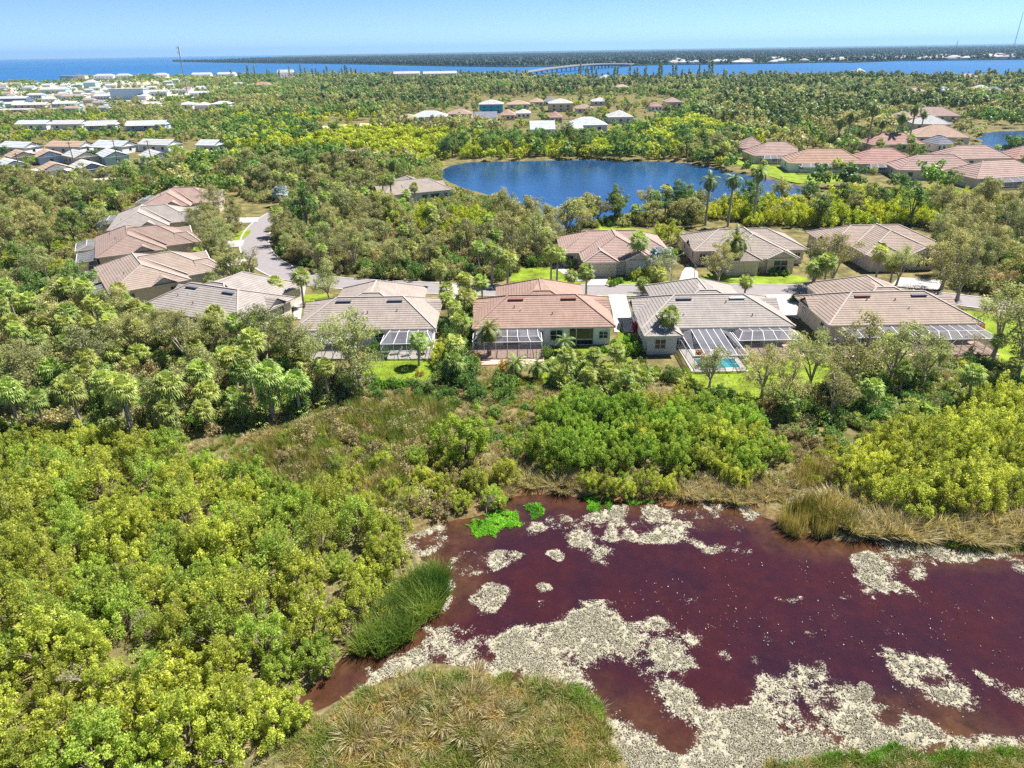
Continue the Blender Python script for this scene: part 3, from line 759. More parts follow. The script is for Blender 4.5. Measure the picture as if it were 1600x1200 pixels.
# ------------------------------------------------------------------ simpler houses farther off
def depth_of(x, y, z=0): return float(np.dot(np.array([x, y, z - CAM_H]), fw))
def house(name, label, x, y, rot, W, D, h, rise, style, roof_m, wall_m, wins=4, lanai=False, cat='house', group=None, course=.9, clear=1.0, porch=False):
    root = tag(empty(name, (x, y, 0), rot), label, cat, group)
    CLEAR.append((x, y, rot, W / 2 + clear, D / 2 + clear))
    dd = math.hypot(x, y); front_clear = min(45, dd * .055)
    if dd > 190: CLEAR.append((x - x / dd * (D / 2 + front_clear / 2), y - y / dd * (D / 2 + front_clear / 2), -math.atan2(x, y), W / 2 + 1, front_clear / 2))
    hw, hdp = W / 2, D / 2; ov = .5
    b = MB(); b.box(-hw + ov, hw - ov, -hdp + ov, hdp - ov, 0, h - .1)
    if style == 'gable':
        for sx in (-hw + ov, hw - ov): b.poly([(sx, -hdp + ov, h - .1), (sx, hdp - ov, h - .1), (sx, 0, h + rise * .92 - .15)])
    b.build('wall', wall_m, root)
    b = MB()
    if style == 'hip':
        rl = max(0.5, W - D) / 2 if W >= D else .25
        if W >= D: f, ed = hip_faces(-hw, hw, -hdp, hdp, h, h + rise, (-rl, 0), (rl, 0))
        else:
            rl = (D - W) / 2; f, ed = hip_faces(-hw, hw, -hdp, hdp, h, h + rise, (0, -rl), (0, rl))
        for q in f: tile_face(b, q, course, .08)
    elif style == 'gable':
        tile_face(b, [(-hw, -hdp, h), (hw, -hdp, h), (hw, 0, h + rise), (-hw, 0, h + rise)], course, .06); tile_face(b, [(hw, hdp, h), (-hw, hdp, h), (-hw, 0, h + rise), (hw, 0, h + rise)], course, .06)
        ed = []
    else:
        b.box(-hw, hw, -hdp, hdp, h - .1, h + rise); ed = []
    r = b.build('roof', roof_m, root)
    b = MB(); b.box(-hw + .05, hw - .05, -hdp + .05, hdp - .05, h - .18, h - .04); b.build('fascia', WHITE, root)
    if ed and course < 1.0:
        for a, c in ed:
            q = MB(); q.bar(Vector(a) + Vector((0, 0, .06)), Vector(c) + Vector((0, 0, .06)), .3, .14); q.build('ridge_cap', roof_m, r)
    for i in range(wins):
        ww = min(1.6, W / (wins + 1) * .6); xx = -hw + W * (i + .75) / (wins + .5) - ww / 2
        for zz in ((.9,) if h < 4.5 else (.9, h * .55)): window(root, (xx, -hdp + ov, zz), (1, 0, 0), ww, 1.4, muntin=False)
    for sx in (-1, 1):
        if wins: window(root, (sx * (hw - ov), -sx * .7, .9), (0, sx, 0), 1.4, 1.3, muntin=False)
    if porch:
        b = MB(); b.box(-hw * .9, hw * .5, -hdp - 2.6, -hdp + .1, h - .3, h - .15); pr = b.build('carport_roof', WHITE, root)
        for i in range(4):
            q = MB(); xx = -hw * .85 + i * W * .42 / 2; q.box(xx, xx + .15, -hdp - 2.5, -hdp - 2.35, 0, h - .3); q.build('post', WHITE, root)
    if lanai: cage(root, -hw * .75, hw * .45, -hdp + .1, -hdp - 3.6, h - .2, h - .6, 5, -hdp - 1.5, h + .15, .8)
    return root
def house_px(name, label, x0, x1, ybase, style='hip', roof='terracotta', wall='cream', D=None, h=2.9, rise=2.2, rot=0, **kw):
    """house whose near wall foot spans photo pixels x0..x1 at ybase"""
    cx, cy = at((x0 + x1) / 2, ybase); W = (x1 - x0) / F * depth_of(cx, cy)
    D = D or W * .75
    return house(name, label, cx + math.sin(-rot) * 0, cy + D / 2, rot, W, D, h, rise, style, TILE[roof], WALLM[wall], **kw)

G1 = 'terracotta roofed houses by the two lakes'
house_px('lake_house', 'pink roofed house leftmost behind the lake lawn', 1158, 1200, 244, roof='pink', wall='grey', group=G1, D=13, rise=3.4)
house_px('lake_house', 'rosy grey roof house with white screen cage on the lake', 1176, 1264, 256, roof='pink', wall='cream', lanai=True, group=G1, D=14, rise=3.8)
house_px('lake_house', 'orange terracotta house with dark lanai on the lake lawn', 1238, 1355, 270, roof='terracotta', wall='white', lanai=True, group=G1, D=14, rise=3.8, rot=R(-8))
house_px('lake_house', 'pink red pyramid roofed house right of the lake lawn', 1338, 1436, 270, roof='red', wall='tan', lanai=True, group=G1, D=14, rise=4.0)
house_px('lake_house', 'faded pink roof behind the bright mangroves', 1412, 1535, 282, roof='pink', wall='cream', group=G1, D=14, rise=3.8, rot=R(-12))
house_px('lake_house', 'rosy roof with skylit lanai at the frame edge', 1508, 1640, 293, roof='pink', wall='tan', lanai=True, group=G1, D=14, rise=3.8, rot=R(10))
house_px('lake_house', 'wide dusty pink house before the second lake', 1476, 1580, 262, roof='pink', wall='white', group=G1, D=13, rise=3.6)
house_px('lake_house', 'red orange roof cut by the frame edge', 1584, 1650, 262, roof='red', wall='tan', group=G1, D=13, rise=3.6)
house_px('lake_house', 'long rose roof behind the tall palms', 1360, 1445, 238, roof='red', wall='pinkish', group=G1, D=13, rise=3.6)
house_px('lake_house', 'big peach gabled house with cage by second lake', 1438, 1520, 226, style='hip', roof='peach', wall='cream', group=G1, D=18, rise=4.2, rot=R(-15))
house_px('lake_house', 'white roofed house stepping up behind the peach one', 1436, 1490, 204, roof='white', wall='cream', group=G1, D=16, rise=3.6, rot=R(-15))
house_px('lake_house', 'large pink roof farthest back of the lake houses', 1432, 1502, 190, roof='pink', wall='cream', group=G1, D=16, rise=4, rot=R(-10))
house_px('lake_house', 'pale pink roof end of the white drive', 1402, 1436, 194, roof='peach', wall='cream', group=G1, D=14, rise=3)
house_px('lake_house', 'grey roofed house squeezed behind round trees', 1462, 1494, 238, roof='slate', wall='white', group=G1, D=12, rise=2.6)

G2 = 'houses of the pastel quarter beyond the lake'
for lab, x0, x1, yb, st, rf, wa, h, ri in (
    ('turquoise blue two storey house with white roof', 748, 787, 177, 'hip', 'white', 'turquoise', 5.6, 2.5),
    ('low peach roofed house behind the turquoise one', 792, 828, 170, 'hip', 'peach', 'cream', 2.9, 2.4),
    ('white house with dark slate gable under the turquoise house', 741, 777, 194, 'gable', 'slate', 'white', 3.4, 2.8),
    ('terracotta roofed house right of the slate gable', 782, 806, 188, 'hip', 'terracotta', 'tan', 2.9, 2.6),
    ('white flat roofed house beside the terracotta one', 806, 830, 185, 'hip', 'white', 'white', 2.9, 1.8),
    ('pale metal gable house above the mangroves', 828, 868, 212, 'gable', 'metal', 'white', 2.9, 3.4),
    ('cream two storey house with white hip roof', 857, 896, 175, 'hip', 'white', 'yellow', 5.4, 2.6),
    ('small red roofed house in the pastel quarter', 858, 880, 192, 'hip', 'red', 'tan', 2.9, 2.6),
    ('large white metal roofed house with blue walls', 888, 950, 206, 'hip', 'metal', 'blue', 3.2, 3.4),
    ('white roof joining the large metal roofed house', 950, 990, 193, 'hip', 'white', 'grey', 3.4, 3.2),
    ('pink roofed house behind the metal roofed one', 900, 928, 177, 'hip', 'pink', 'cream', 2.9, 2.4),
    ('white and pink house at the back of the quarter', 925, 953, 165, 'hip', 'white', 'cream', 2.9, 2.4),
    ('small pink house near the two storey pink one', 1016, 1036, 174, 'hip', 'red', 'white', 3.0, 2.4),
    ('pinkish two storey house standing apart by the woods', 1041, 1066, 173, 'hip', 'pink', 'pinkish', 5.4, 2.4),
    ('peach roof at the back left of the quarter', 829, 850, 166, 'hip', 'peach', 'cream', 2.9, 2.4),
    ('dark roofed house at the back of the quarter', 850, 872, 165, 'hip', 'slate', 'tan', 2.9, 2.8),
    ('brown roofed shed beside the pale metal gable', 869, 888, 212, 'gable', 'brown', 'tan', 2.6, 1.8),
    ('little white house right of the brown shed', 888, 912, 211, 'gable', 'white', 'white', 2.6, 2.0),
    ('beige flat roofed house by the sandy track', 617, 654, 193, 'hip', 'peach', 'tan', 2.8, 2.0),
    ('grey white long roofed house by the woods', 642, 698, 191, 'hip', 'metal', 'grey', 3.0, 3.0),
    ('pinkish brown roof in front of the turquoise house', 698, 738, 186, 'hip', 'pink', 'tan', 2.9, 2.6)):
    house_px('pastel_house', lab, x0, x1, yb, st, rf, wa, h=h, rise=ri, D=15, group=G2, wins=3, course=1.4)

G3 = 'mobile homes of the trailer park'
for i, (lab, x0, x1, yb, rf, wa, pr) in enumerate((
    ('pale grey trailer first in the back row', 24, 76, 203, 'metal', 'white', 0), ('pale grey trailer second in the back row', 79, 130, 203, 'white', 'pale', 0),
    ('white double trailer third in the back row', 133, 180, 204, 'white', 'grey', 1), ('wide grey blue trailer with stepped roofs', 196, 258, 204, 'metal', 'blue', 1),
    ('white gabled trailer at the left frame edge', -6, 54, 242, 'metal', 'white', 0), ('beige roofed trailer behind the small palms', 70, 136, 241, 'peach', 'pale', 0),
    ('grey roofed trailer with blue porch in mid row', 142, 206, 240, 'metal', 'pale', 1), ('long trailer with white pillars in mid row', 214, 276, 238, 'white', 'pale', 0),
    ('little white house at the end of trailer row', 308, 343, 239, 'white', 'blue', 0),
    ('peach roofed trailer near the frame edge', 2, 48, 258, 'peach', 'pinkish', 0), ('orange roofed blue trailer in third row', 44, 92, 257, 'peach', 'blue', 0),
    ('cream walled trailer with bright white roof', 92, 146, 258, 'white', 'cream', 0), ('pale green trailer with white gable', 140, 198, 257, 'metal', 'mint', 0),
    ('large white roofed trailer beside the leafy tree', 208, 268, 259, 'white', 'white', 0), ('grey roofed trailer cut by the frame edge', -20, 36, 274, 'metal', 'grey', 1),
    ('trailer with red porch and white carport', 56, 98, 280, 'peach', 'white', 1), ('biggest bright white roofed trailer with dark carport', 96, 163, 278, 'white', 'navy', 1))):
    house_px('mobile_home', lab, x0, x1, yb, 'gable', rf, wa, D=9.5, h=3.1, rise=1.9, group=G3, wins=3, course=1.2, porch=bool(pr), rot=R(rnd.uniform(-52, -40)) if yb > 250 else R(rnd.uniform(-24, -12)) if yb > 230 else R(rnd.uniform(-6, 6)))

G4 = 'buildings of the waterfront town'
for lab, x0, x1, yb, st, rf, wa, h, ri in (
    ('large windowless blue grey warehouse with white edge', 173, 227, 156, 'flat', 'white', 'blue', 11, .8),
    ('small white gabled shed right of the warehouse', 215, 229, 156, 'gable', 'white', 'white', 4, 3),
    ('long white low roof at the left frame edge', -10, 42, 160, 'gable', 'metal', 'navy', 4, 2), ('white roofed hall in the waterfront town', 62, 104, 146, 'gable', 'white', 'mint', 5, 3),
    ('second long white shed near the frame edge', 18, 72, 170, 'gable', 'white', 'tan', 3.5, 2), ('white low shed below the town', -10, 40, 178, 'flat', 'white', 'cream', 3, .5),
    ('grey roof shed right of the long sheds', 80, 118, 168, 'gable', 'metal', 'blue', 3.5, 2), ('teal hip roofed tall house', 131, 151, 139, 'hip', 'white', 'mint', 9, 4),
    ('pale sheds cluster by warehouse', 146, 172, 156, 'gable', 'white', 'grey', 4, 2.5), ('white building right of the warehouse', 228, 262, 150, 'gable', 'white', 'white', 5, 2),
    ('low white roof beyond the mast', 296, 330, 151, 'gable', 'metal', 'white', 4, 2), ('white store roof by the mast', 262, 292, 146, 'flat', 'white', 'white', 4, .6),
    ('grey white hip house in the scrub', 278, 302, 170, 'hip', 'metal', 'grey', 3.5, 2.5), ('white hip house beside grey one in scrub', 303, 326, 171, 'hip', 'white', 'white', 3.5, 2.5),
    ('small white house alone in the scrub', 328, 360, 169, 'hip', 'metal', 'grey', 3.5, 2.5), ('white roof left of the scrub houses', 222, 246, 168, 'gable', 'white', 'white', 3, 2),
    ('white row house at the town centre', 42, 66, 154, 'gable', 'white', 'blue', 4, 2), ('pale roof below the white hall', 96, 130, 156, 'gable', 'grey', 'cream', 4, 2),
    ('long pale condominium on the shore with flat roof', 94, 134, 126, 'flat', 'white', 'cream', 9, 1), ('white shore house row nearest the bay', 146, 178, 125, 'hip', 'white', 'white', 8, 4),
    ('white shore house right of the row', 180, 204, 124.5, 'hip', 'white', 'white', 8, 4), ('white waterfront roof left of the mast', 240, 262, 123.5, 'hip', 'white', 'white', 8, 4),
    ('white waterfront roof right of the mast', 300, 330, 123, 'gable', 'metal', 'white', 8, 4), ('pale waterfront roof among dark trees', 340, 368, 122.5, 'gable', 'metal', 'white', 8, 4),
    ('bright white twin gabled tall house on the shore', 434, 460, 125, 'gable', 'white', 'white', 13, 5), ('red roofed white house near the shore', 398, 422, 140, 'hip', 'red', 'white', 6, 4),
    ('long white roofed condominium, left of the pair', 615, 656, 123.5, 'gable', 'white', 'cream', 9, 4), ('long white roofed condominium, right of the pair', 661, 714, 123.5, 'gable', 'white', 'cream', 9, 4),
    ('white roof peeping from shore trees right of the bridge', 938, 958, 127, 'hip', 'white', 'white', 5, 4), ('white dome like roof on the near shore', 1336, 1352, 121, 'hip', 'white', 'white', 8, 5),
    ('pink roofs at the right shore', 1500, 1530, 127, 'hip', 'pink', 'cream', 5, 4), ('pale house in the right woods', 1420, 1450, 150, 'hip', 'pink', 'white', 4, 3),
    ('white blue house in the right woods', 1470, 1486, 150, 'hip', 'metal', 'blue', 5, 3), ('orange roof in the right woods', 1494, 1512, 148, 'hip', 'terracotta', 'cream', 4, 3),
    ('blue grey house in the right woods', 1528, 1546, 149, 'hip', 'metal', 'grey', 6, 3), ('grey house near the right edge woods', 1548, 1566, 150, 'hip', 'slate', 'white', 5, 3),
    ('white house at the right edge woods', 1580, 1610, 149, 'hip', 'pink', 'blue', 5, 3), ('pale roof seen through pines behind the quarter', 960, 985, 142, 'hip', 'peach', 'white', 4, 3)):
    house_px('town_building', lab, x0, x1, yb, st, rf, wa, h=h * .85, rise=ri * .8, D=13, group=G4, wins=0 if (x1 - x0 < 24 or 'windowless' in lab) else 5, course=3, clear=3)
# small town fillers: sheds and caravans of the waterfront town
spots = [(rnd.uniform(-10, 175), rnd.uniform(133, 180)) for _ in range(80)] + [(rnd.uniform(230, 420), rnd.uniform(124, 150)) for _ in range(12)]
for i, (px_, py_) in enumerate(spots):
    x, y = at(px_, py_)
    if any(math.hypot(x - c[0], y - c[1]) < c[3] + 8 for c in CLEAR): continue
    house('town_shed', 'small pale roofed building crowded into the waterfront town', x, y, R(rnd.uniform(-15, 15)), rnd.uniform(8, 15), rnd.uniform(6, 9), 3.0, 1.5, 'gable',
          TILE[rnd.choice(['white', 'metal', 'white', 'taupe', 'pink'])], WALLM[rnd.choice(['white', 'pale', 'blue', 'cream', 'mint'])], wins=0, course=3, group='small buildings of the waterfront town', cat='building', clear=1)

# far shore ---------------------------------------------------------------
FAR = np.array([at(a, b, -.6) for a, b in [(270, 96.6), (330, 97.6), (400, 98.8), (500, 99.6), (600, 101.4), (700, 103.6), (800, 105), (900, 103.4), (985, 103), (1040, 101.3), (1110, 101), (1200, 99.8),
       (1300, 97.6), (1330, 98), (1400, 95.6), (1500, 94.4), (1600, 93.2), (1800, 89), (2300, 80)]])
far_poly = np.vstack([FAR, [[40000, 25000], [-5500, 25000], [*at(440, 87.6)], [*at(400, 91.5)], [*at(330, 95.2)]]])
def far_land():
    m, nt, b = new_mat('far_land')
    n = noise(nt, .004, 8, .75); n2 = noise(nt, .03, 4, .7)
    c = ramp(nt, n, [(.3, (.020, .040, .024)), (.55, (.045, .070, .035)), (.75, (.11, .12, .07))])
    nt.links.new(mixc(nt, .4, c, ramp(nt, n2, [(.4, (.02, .04, .025)), (.7, (.12, .13, .08))])), b.inputs['Base Color']); b.inputs['Roughness'].default_value = 1
    b.inputs['Specular IOR Level'].default_value = 0
    mb = MB(); mb.poly([(p[0], p[1], .8) for p in far_poly])
    for a, c_ in zip(far_poly[:-1], far_poly[1:]): mb.poly([(a[0], a[1], .8), (c_[0], c_[1], .8), (c_[0], c_[1], -3), (a[0], a[1], -3)])
    tag(mb.build('far_shore', m), 'dark wooded low land across the bay', kind='structure')
far_land()
for i in range(64):
    t = rnd.random(); px_ = 1045 + 560 * t; k = np.interp(px_, [1040, 1110, 1200, 1300, 1400, 1500, 1600], [101.3, 101, 99.8, 97.6, 95.6, 94.4, 93.2]) - rnd.choice([.7, .9, 1.3, 2.2, 3.5, 5])
    x, y = at(px_, k); W = rnd.uniform(16, 34)
    house('shore_house', 'small pale roofed house on the far shore of the river', x, y, R(rnd.uniform(-25, 25)), W, W * .7, rnd.uniform(4, 7), 4, 'hip',
          TILE[rnd.choice(['white', 'white', 'grey', 'peach', 'metal'])], WALLM[rnd.choice(['white', 'cream', 'pale'])], wins=0, course=6, group='pale houses along the far shore', clear=4)

# bridge ---------------------------------------------------------------
STEEL_B = plain('weathered_concrete', (.20, .21, .24), .9, .15, .05)
def bridge():
    A = Vector((*at(826, 117, -.5), 0)); B = Vector((*at(987, 103, -.5), 0)); d = (B - A); ln = d.length; d.normalize(); s = Vector((-d.y, d.x, 0))
    o = tag(empty('bridge', A), 'long low road bridge on piers arching over the blue river', 'bridge')
    prof = lambda t: 3.5 + 5.0 * math.sin(math.pi * min(1, max(0, (t * 1.05)))) ** .8
    n = 26; dk = MB(); rl = [MB(), MB()]
    for i in range(n):
        p, q = d * (ln * i / n), d * (ln * (i + 1) / n); p.z, q.z = prof(i / n), prof((i + 1) / n)
        dk.bar(p, q, 13, 1.3)
        for k in (0, 1): rl[k].bar(p + s * (6.2 * (2 * k - 1)) + Vector((0, 0, 1.3)), q + s * (6.2 * (2 * k - 1)) + Vector((0, 0, 1.3)), .5, 1.1)
    dk.build('deck', STEEL_B, o)
    for k in (0, 1): rl[k].build('parapet', CONCRETE, o)
    for i in range(1, n):
        p = d * (ln * i / n); z = prof(i / n); b = MB()
        for e_ in (-4.5, 4.5): b.tube([p + s * e_ + Vector((0, 0, -2)), p + s * e_ + Vector((0, 0, z - 1.6))], [1.0, 1.0], 8)
        b.bar(p - s * 6 + Vector((0, 0, z - 1.4)), p + s * 6 + Vector((0, 0, z - 1.4)), 1.6, 1.4)
        b.build('pier', STEEL_B, o)
bridge()
# masts and poles ---------------------------------------------------------------
STEEL = plain('grey_steel', (.22, .23, .25), .6, .1, 1)
x, y = at(293, 146)
o = tag(empty('antenna_mast', (x, y, 0)), 'tall slim antenna mast above the waterfront town', 'mast')
b = MB(); b.tube([(0, 0, 0), (0, 0, 30), (0, 0, 47)], [.7, .5, .3], 8); b.build('pole', STEEL, o)
for zz, rr in ((45.5, 1.9), (40.5, 1.6)):
    for k in range(3):
        a = k * 2.09; b = MB(); b.box(-.35, .35, rr - .2, rr + .2, zz - 1.4, zz + 1.4); q = b.build('antenna_panel', WHITE, o); q.rotation_euler = (0, 0, a)
    b = MB(); b.tube([(0, 0, zz - .15), (0, 0, zz + .15)], [rr, rr], 10); b.build('platform', STEEL, o)
for px_, py_, hh, lab in ((1581, 74, 165, 'thin lattice radio mast tallest on the right horizon'), (1492, 74, 50, 'faint shorter radio mast on the right horizon')):
    x, y = at(px_, py_ + 10); k = 3600 / y; x *= k; y *= k
    o = tag(empty('radio_mast', (x, y, 0)), lab, 'mast'); b = MB()
    for a in range(3):
        ca, sa = math.cos(a * 2.09), math.sin(a * 2.09); b.bar((ca * 2.6, sa * 2.6, 0), (ca * .5, sa * .5, hh), .5)
    b.build('frame', STEEL, o)
    b = MB()
    for i in range(24):
        z0 = hh * i / 24; r0_ = 2.6 - 2.1 * i / 24
        for a in range(3):
            c0, s0, c1, s1 = math.cos(a * 2.09), math.sin(a * 2.09), math.cos((a + 1) * 2.09), math.sin((a + 1) * 2.09)
            b.bar((c0 * r0_, s0 * r0_, z0), (c1 * r0_, s1 * r0_, z0 + hh / 24), .3)
    b.build('bracing', STEEL, o)
for px_, py_, lab in ((118, 262, 'wooden utility pole among the orange trailers'), (186, 258, 'wooden utility pole beside the pale green trailer'), (239, 260, 'wooden utility pole before the large white trailer'),
                      (38, 284, 'wooden utility pole at the left edge of the trailer park'), (55, 290, 'wooden utility pole by the trailer park lane')):
    x, y = at(px_, py_); o = tag(empty('utility_pole', (x, y, 0)), lab, 'pole', 'utility poles of the trailer park')
    b = MB(); b.tube([(0, 0, 0), (0, 0, 9.5)], [.2, .14], 7); b.build('post', BARK, o); b = MB(); b.bar((-1.1, 0, 8.9), (1.1, 0, 8.9), .14); b.build('crossarm', BARK, o)
for px_, py_, lab in ((1083, 449, 'dark street lamp post beside the driveway across the road'), (1221, 424, 'dark lamp post in front of the gabled window')):
    x, y = at(px_, py_); o = tag(empty('lamp_post', (x, y, 0)), lab, 'lamp post')
    b = MB(); b.tube([(0, 0, 0), (0, 0, .3), (0, 0, .35), (0, 0, 3.4)], [.14, .14, .06, .05], 8); b.build('post', VENT_D, o)
    b = MB(); b.tube([(0, 0, 3.4), (0, 0, 3.5), (0, 0, 3.85), (0, 0, 4.05)], [.08, .16, .2, .03], 8); b.build('lantern', VENT_D, o)
# campers parked on the sandy track ---------------------------------------------------------------
sheet('track', poly_at([(330, 252), (400, 243), (470, 250), (590, 252), (590, 246), (480, 242), (420, 238), (330, 243)]), .04, plain('sandy_track', (.52, .44, .34), .95, .2, .1), 'pale sandy track to the parked campers')
sheet('track', poly_at([(-60, 302), (60, 292), (180, 282), (182, 277), (60, 286), (-60, 294)]), .04, bpy.data.materials['sandy_track'], 'pale sandy lane in front of the trailers')
sheet('track', poly_at([(480, 203), (560, 197), (600, 195), (640, 196), (640, 193), (560, 193), (480, 199)]), .04, bpy.data.materials['sandy_track'], 'pale sandy track by the beige house')
for x0, x1, yb, lab in ((470, 486, 247, 'low white car parked left of the campers'), (487, 506, 247, 'tall white camper parked on the sandy track'), (508, 517, 246, 'small white van between the campers'), (519, 534, 246, 'dark and white camper beside the mangroves'), (541, 575, 247, 'long silver camper trailer parked last in the row')):
    x, y = at((x0 + x1) / 2, yb); W = (x1 - x0) / F * depth_of(x, y); hh = 1.5 if 'car' in lab else 2.8
    o = tag(empty('camper', (x, y + 1, 0), R(4)), lab, 'camper', 'vehicles parked on the sandy track')
    b = MB(); hw = W / 2
    b.poly([(-hw, -1.1, .5), (hw, -1.1, .5), (hw, -1.1, hh * .6), (hw * .8, -1.1, hh), (-hw * .94, -1.1, hh), (-hw, -1.1, hh * .8)]); b.poly([(-hw, 1.1, hh * .8), (-hw * .94, 1.1, hh), (hw * .8, 1.1, hh), (hw, 1.1, hh * .6), (hw, 1.1, .5), (-hw, 1.1, .5)])
    pr = [(-hw, .5), (hw, .5), (hw, hh * .6), (hw * .8, hh), (-hw * .94, hh), (-hw, hh * .8)]
    for (a, z0), (c_, z1_) in zip(pr, pr[1:] + pr[:1]): b.poly([(a, -1.1, z0), (a, 1.1, z0), (c_, 1.1, z1_), (c_, -1.1, z1_)])
    b.build('body', WHITE if 'silver' not in lab else TILE['metal'], o)
    for i in range(2 if W < 5 else 3): window(o, (-hw * .75 + i * W * .28, -1.1, hh * .55), (1, 0, 0), W * .17, hh * .28, muntin=False)
    for sx in (-.6, .6):
        for sy in (-1, 1):
            b = MB(); b.tube([(sx * hw, sy * .9, .36), (sx * hw, sy * 1.1, .36)], [.36, .36], 10); b.build('wheel', VENT_D, o)

# ------------------------------------------------------------------ plants: meshes
def unit(v): return v / (np.linalg.norm(v, axis=-1, keepdims=True) + 1e-9)
def leaf_cloud(name, cen, rad, n, size, m, seed, up_bias=.5, flat=.8, droop=0, ratio=.62, wild=.55):
    """n diamond leaves spread through spherical clumps cen (k,3) with radius rad (k)"""
    r = np.random.default_rng(seed); cen = np.asarray(cen, float); rad = np.asarray(rad, float)
    w = rad ** 2; idx = r.choice(len(cen), n, p=w / w.sum())
    d = unit(r.normal(size=(n, 3))); rr = rad[idx] * (.35 + .65 * r.random(n) ** .6)
    pos = cen[idx] + d * rr[:, None] * np.array([1, 1, flat])
    nor = unit(d + np.array([0, 0, up_bias]) + r.normal(size=(n, 3)) * wild)
    tan = unit(np.cross(nor, r.normal(size=(n, 3)))); bi = np.cross(nor, tan)
    s = size * (.6 + .8 * r.random(n))[:, None]
    V = np.stack([pos - tan * s * .5, pos + bi * s * ratio * .5, pos + tan * s * .5 - np.array([0, 0, droop]) * s, pos - bi * s * ratio * .5], 1).reshape(-1, 3)
    ct = r.random(len(cen)); t = np.clip(ct[idx] * .55 + r.random(n) * .45, 0, 1)
    k = np.arange(n) * 4
    return mesh_np(name, V, np.stack([k, k + 1, k + 2, k + 3], 1), m, {'tint': np.repeat(t, 4)})

def bush(seed, h=3.6, r=2.1, n=6000, size=.17, mat='thicket', stems=9, clumps=48):
    q = random.Random(seed); cen = []; rad = []; mb = MB()
    for i in range(clumps):
        a = q.random() * 6.283; t = q.random(); e = math.acos(1 - q.random() * 1.0)
        rr = (.5 + .5 * q.random()) * (1 + .16 * math.sin(3 * a + seed) + .12 * math.sin(5 * a + 2 * seed))
        x = math.cos(a) * math.sin(e) * r * rr; y = math.sin(a) * math.sin(e) * r * rr; z = h * (.18 + .72 * math.cos(e) * rr)
        cen.append((x, y, z)); rad.append(q.uniform(.5, 1.0) * r / 2.1 * (3.4 / clumps ** .5))
    for i in range(stems):
        c = cen[q.randrange(clumps)]; b0 = (c[0] * .12, c[1] * .12, -.1); m1 = (c[0] * .5 + q.uniform(-.2, .2), c[1] * .5 + q.uniform(-.2, .2), c[2] * .55)
        mb.tube([b0, m1, c], [.07, .045, .015], 4)
    return mb.mesh('trunk', BARK, True), leaf_cloud('crown', cen, rad, n, size, L[mat], seed, .2, 1.45, wild=1.1)

def tree(seed, h=8.5, r=4.0, n=6500, size=.26, mat='oak', bark=None, clear=.2, clumps=84, crad=(.5, 1.0), flat=.78):
    """spreading tree: trunk, limbs, twigs and leaf clumps at the limb ends"""
    q = random.Random(seed); mb = MB(); cen = []; rad = []
    fork = h * clear; lean = (q.uniform(-.3, .3), q.uniform(-.3, .3))
    tr = h * .028
    mb.tube([(0, 0, -.3), (lean[0] * .5, lean[1] * .5, fork * .5), (lean[0], lean[1], fork)], [tr * 1.3, tr, tr * .85], 8)
    nl = q.randint(5, 7)
    for i in range(nl):
        a = 6.283 * (i + q.uniform(-.3, .3)) / nl; rr = r * q.uniform(.45, .8); zz = h * q.uniform(.48, .9)
        if i == 0: rr *= .25; zz = h * .93
        e = (lean[0] + math.cos(a) * rr, lean[1] + math.sin(a) * rr, zz)
        m1 = (lean[0] + math.cos(a) * rr * .4 + q.uniform(-.2, .2), lean[1] + math.sin(a) * rr * .4, fork + (zz - fork) * .5)
        mb.tube([(lean[0], lean[1], fork - .15), m1, e], [tr * .6, tr * .42, tr * .16], 6)
        for j in range(max(3, clumps // nl)):
            b = a + q.uniform(-.9, .9); k = q.uniform(.35, 1.25)
            p = (lean[0] + math.cos(b) * rr * k + q.uniform(-.7, .7), lean[1] + math.sin(b) * rr * k + q.uniform(-.7, .7), zz + q.uniform(-.24, .13) * h * (1.2 - .5 * k))
            cen.append(p); rad.append(q.uniform(*crad) * r / 4)
            if j % 2 == 0: mb.tube([m1 if q.random() < .5 else e, p], [tr * .2, tr * .05], 4)
    return mb.mesh('trunk', bark or BARK, True), leaf_cloud('crown', cen, rad, n, size, L[mat], seed, .5, flat)

def bare_tree(seed, h=7.5, r=3.2):
    q = random.Random(seed); mb = MB(); cen = []
    def grow(p, d, ln, rd, lev):
        e = p + d * ln; mb.tube([p, (p + e) / 2 + Vector((q.uniform(-.1, .1), q.uniform(-.1, .1), 0)) * ln * .4, e], [rd, rd * .8, rd * .6], 5 if lev < 2 else 3)
        if lev >= 4: cen.append(tuple(e)); return
        for _ in range(q.randint(2, 4)):
            nd = (d + Vector((q.uniform(-1, 1), q.uniform(-1, 1), q.uniform(-.25, .6))) * .75).normalized(); grow(e, nd, ln * q.uniform(.6, .8), rd * .55, lev + 1)
    grow(Vector((0, 0, -.2)), Vector((0, 0, 1)), h * .3, .16, 0)
    return mb.mesh('trunk', PALE_BARK, True), leaf_cloud('crown', cen, [.35] * len(cen), 260, .16, L['brush'], seed)

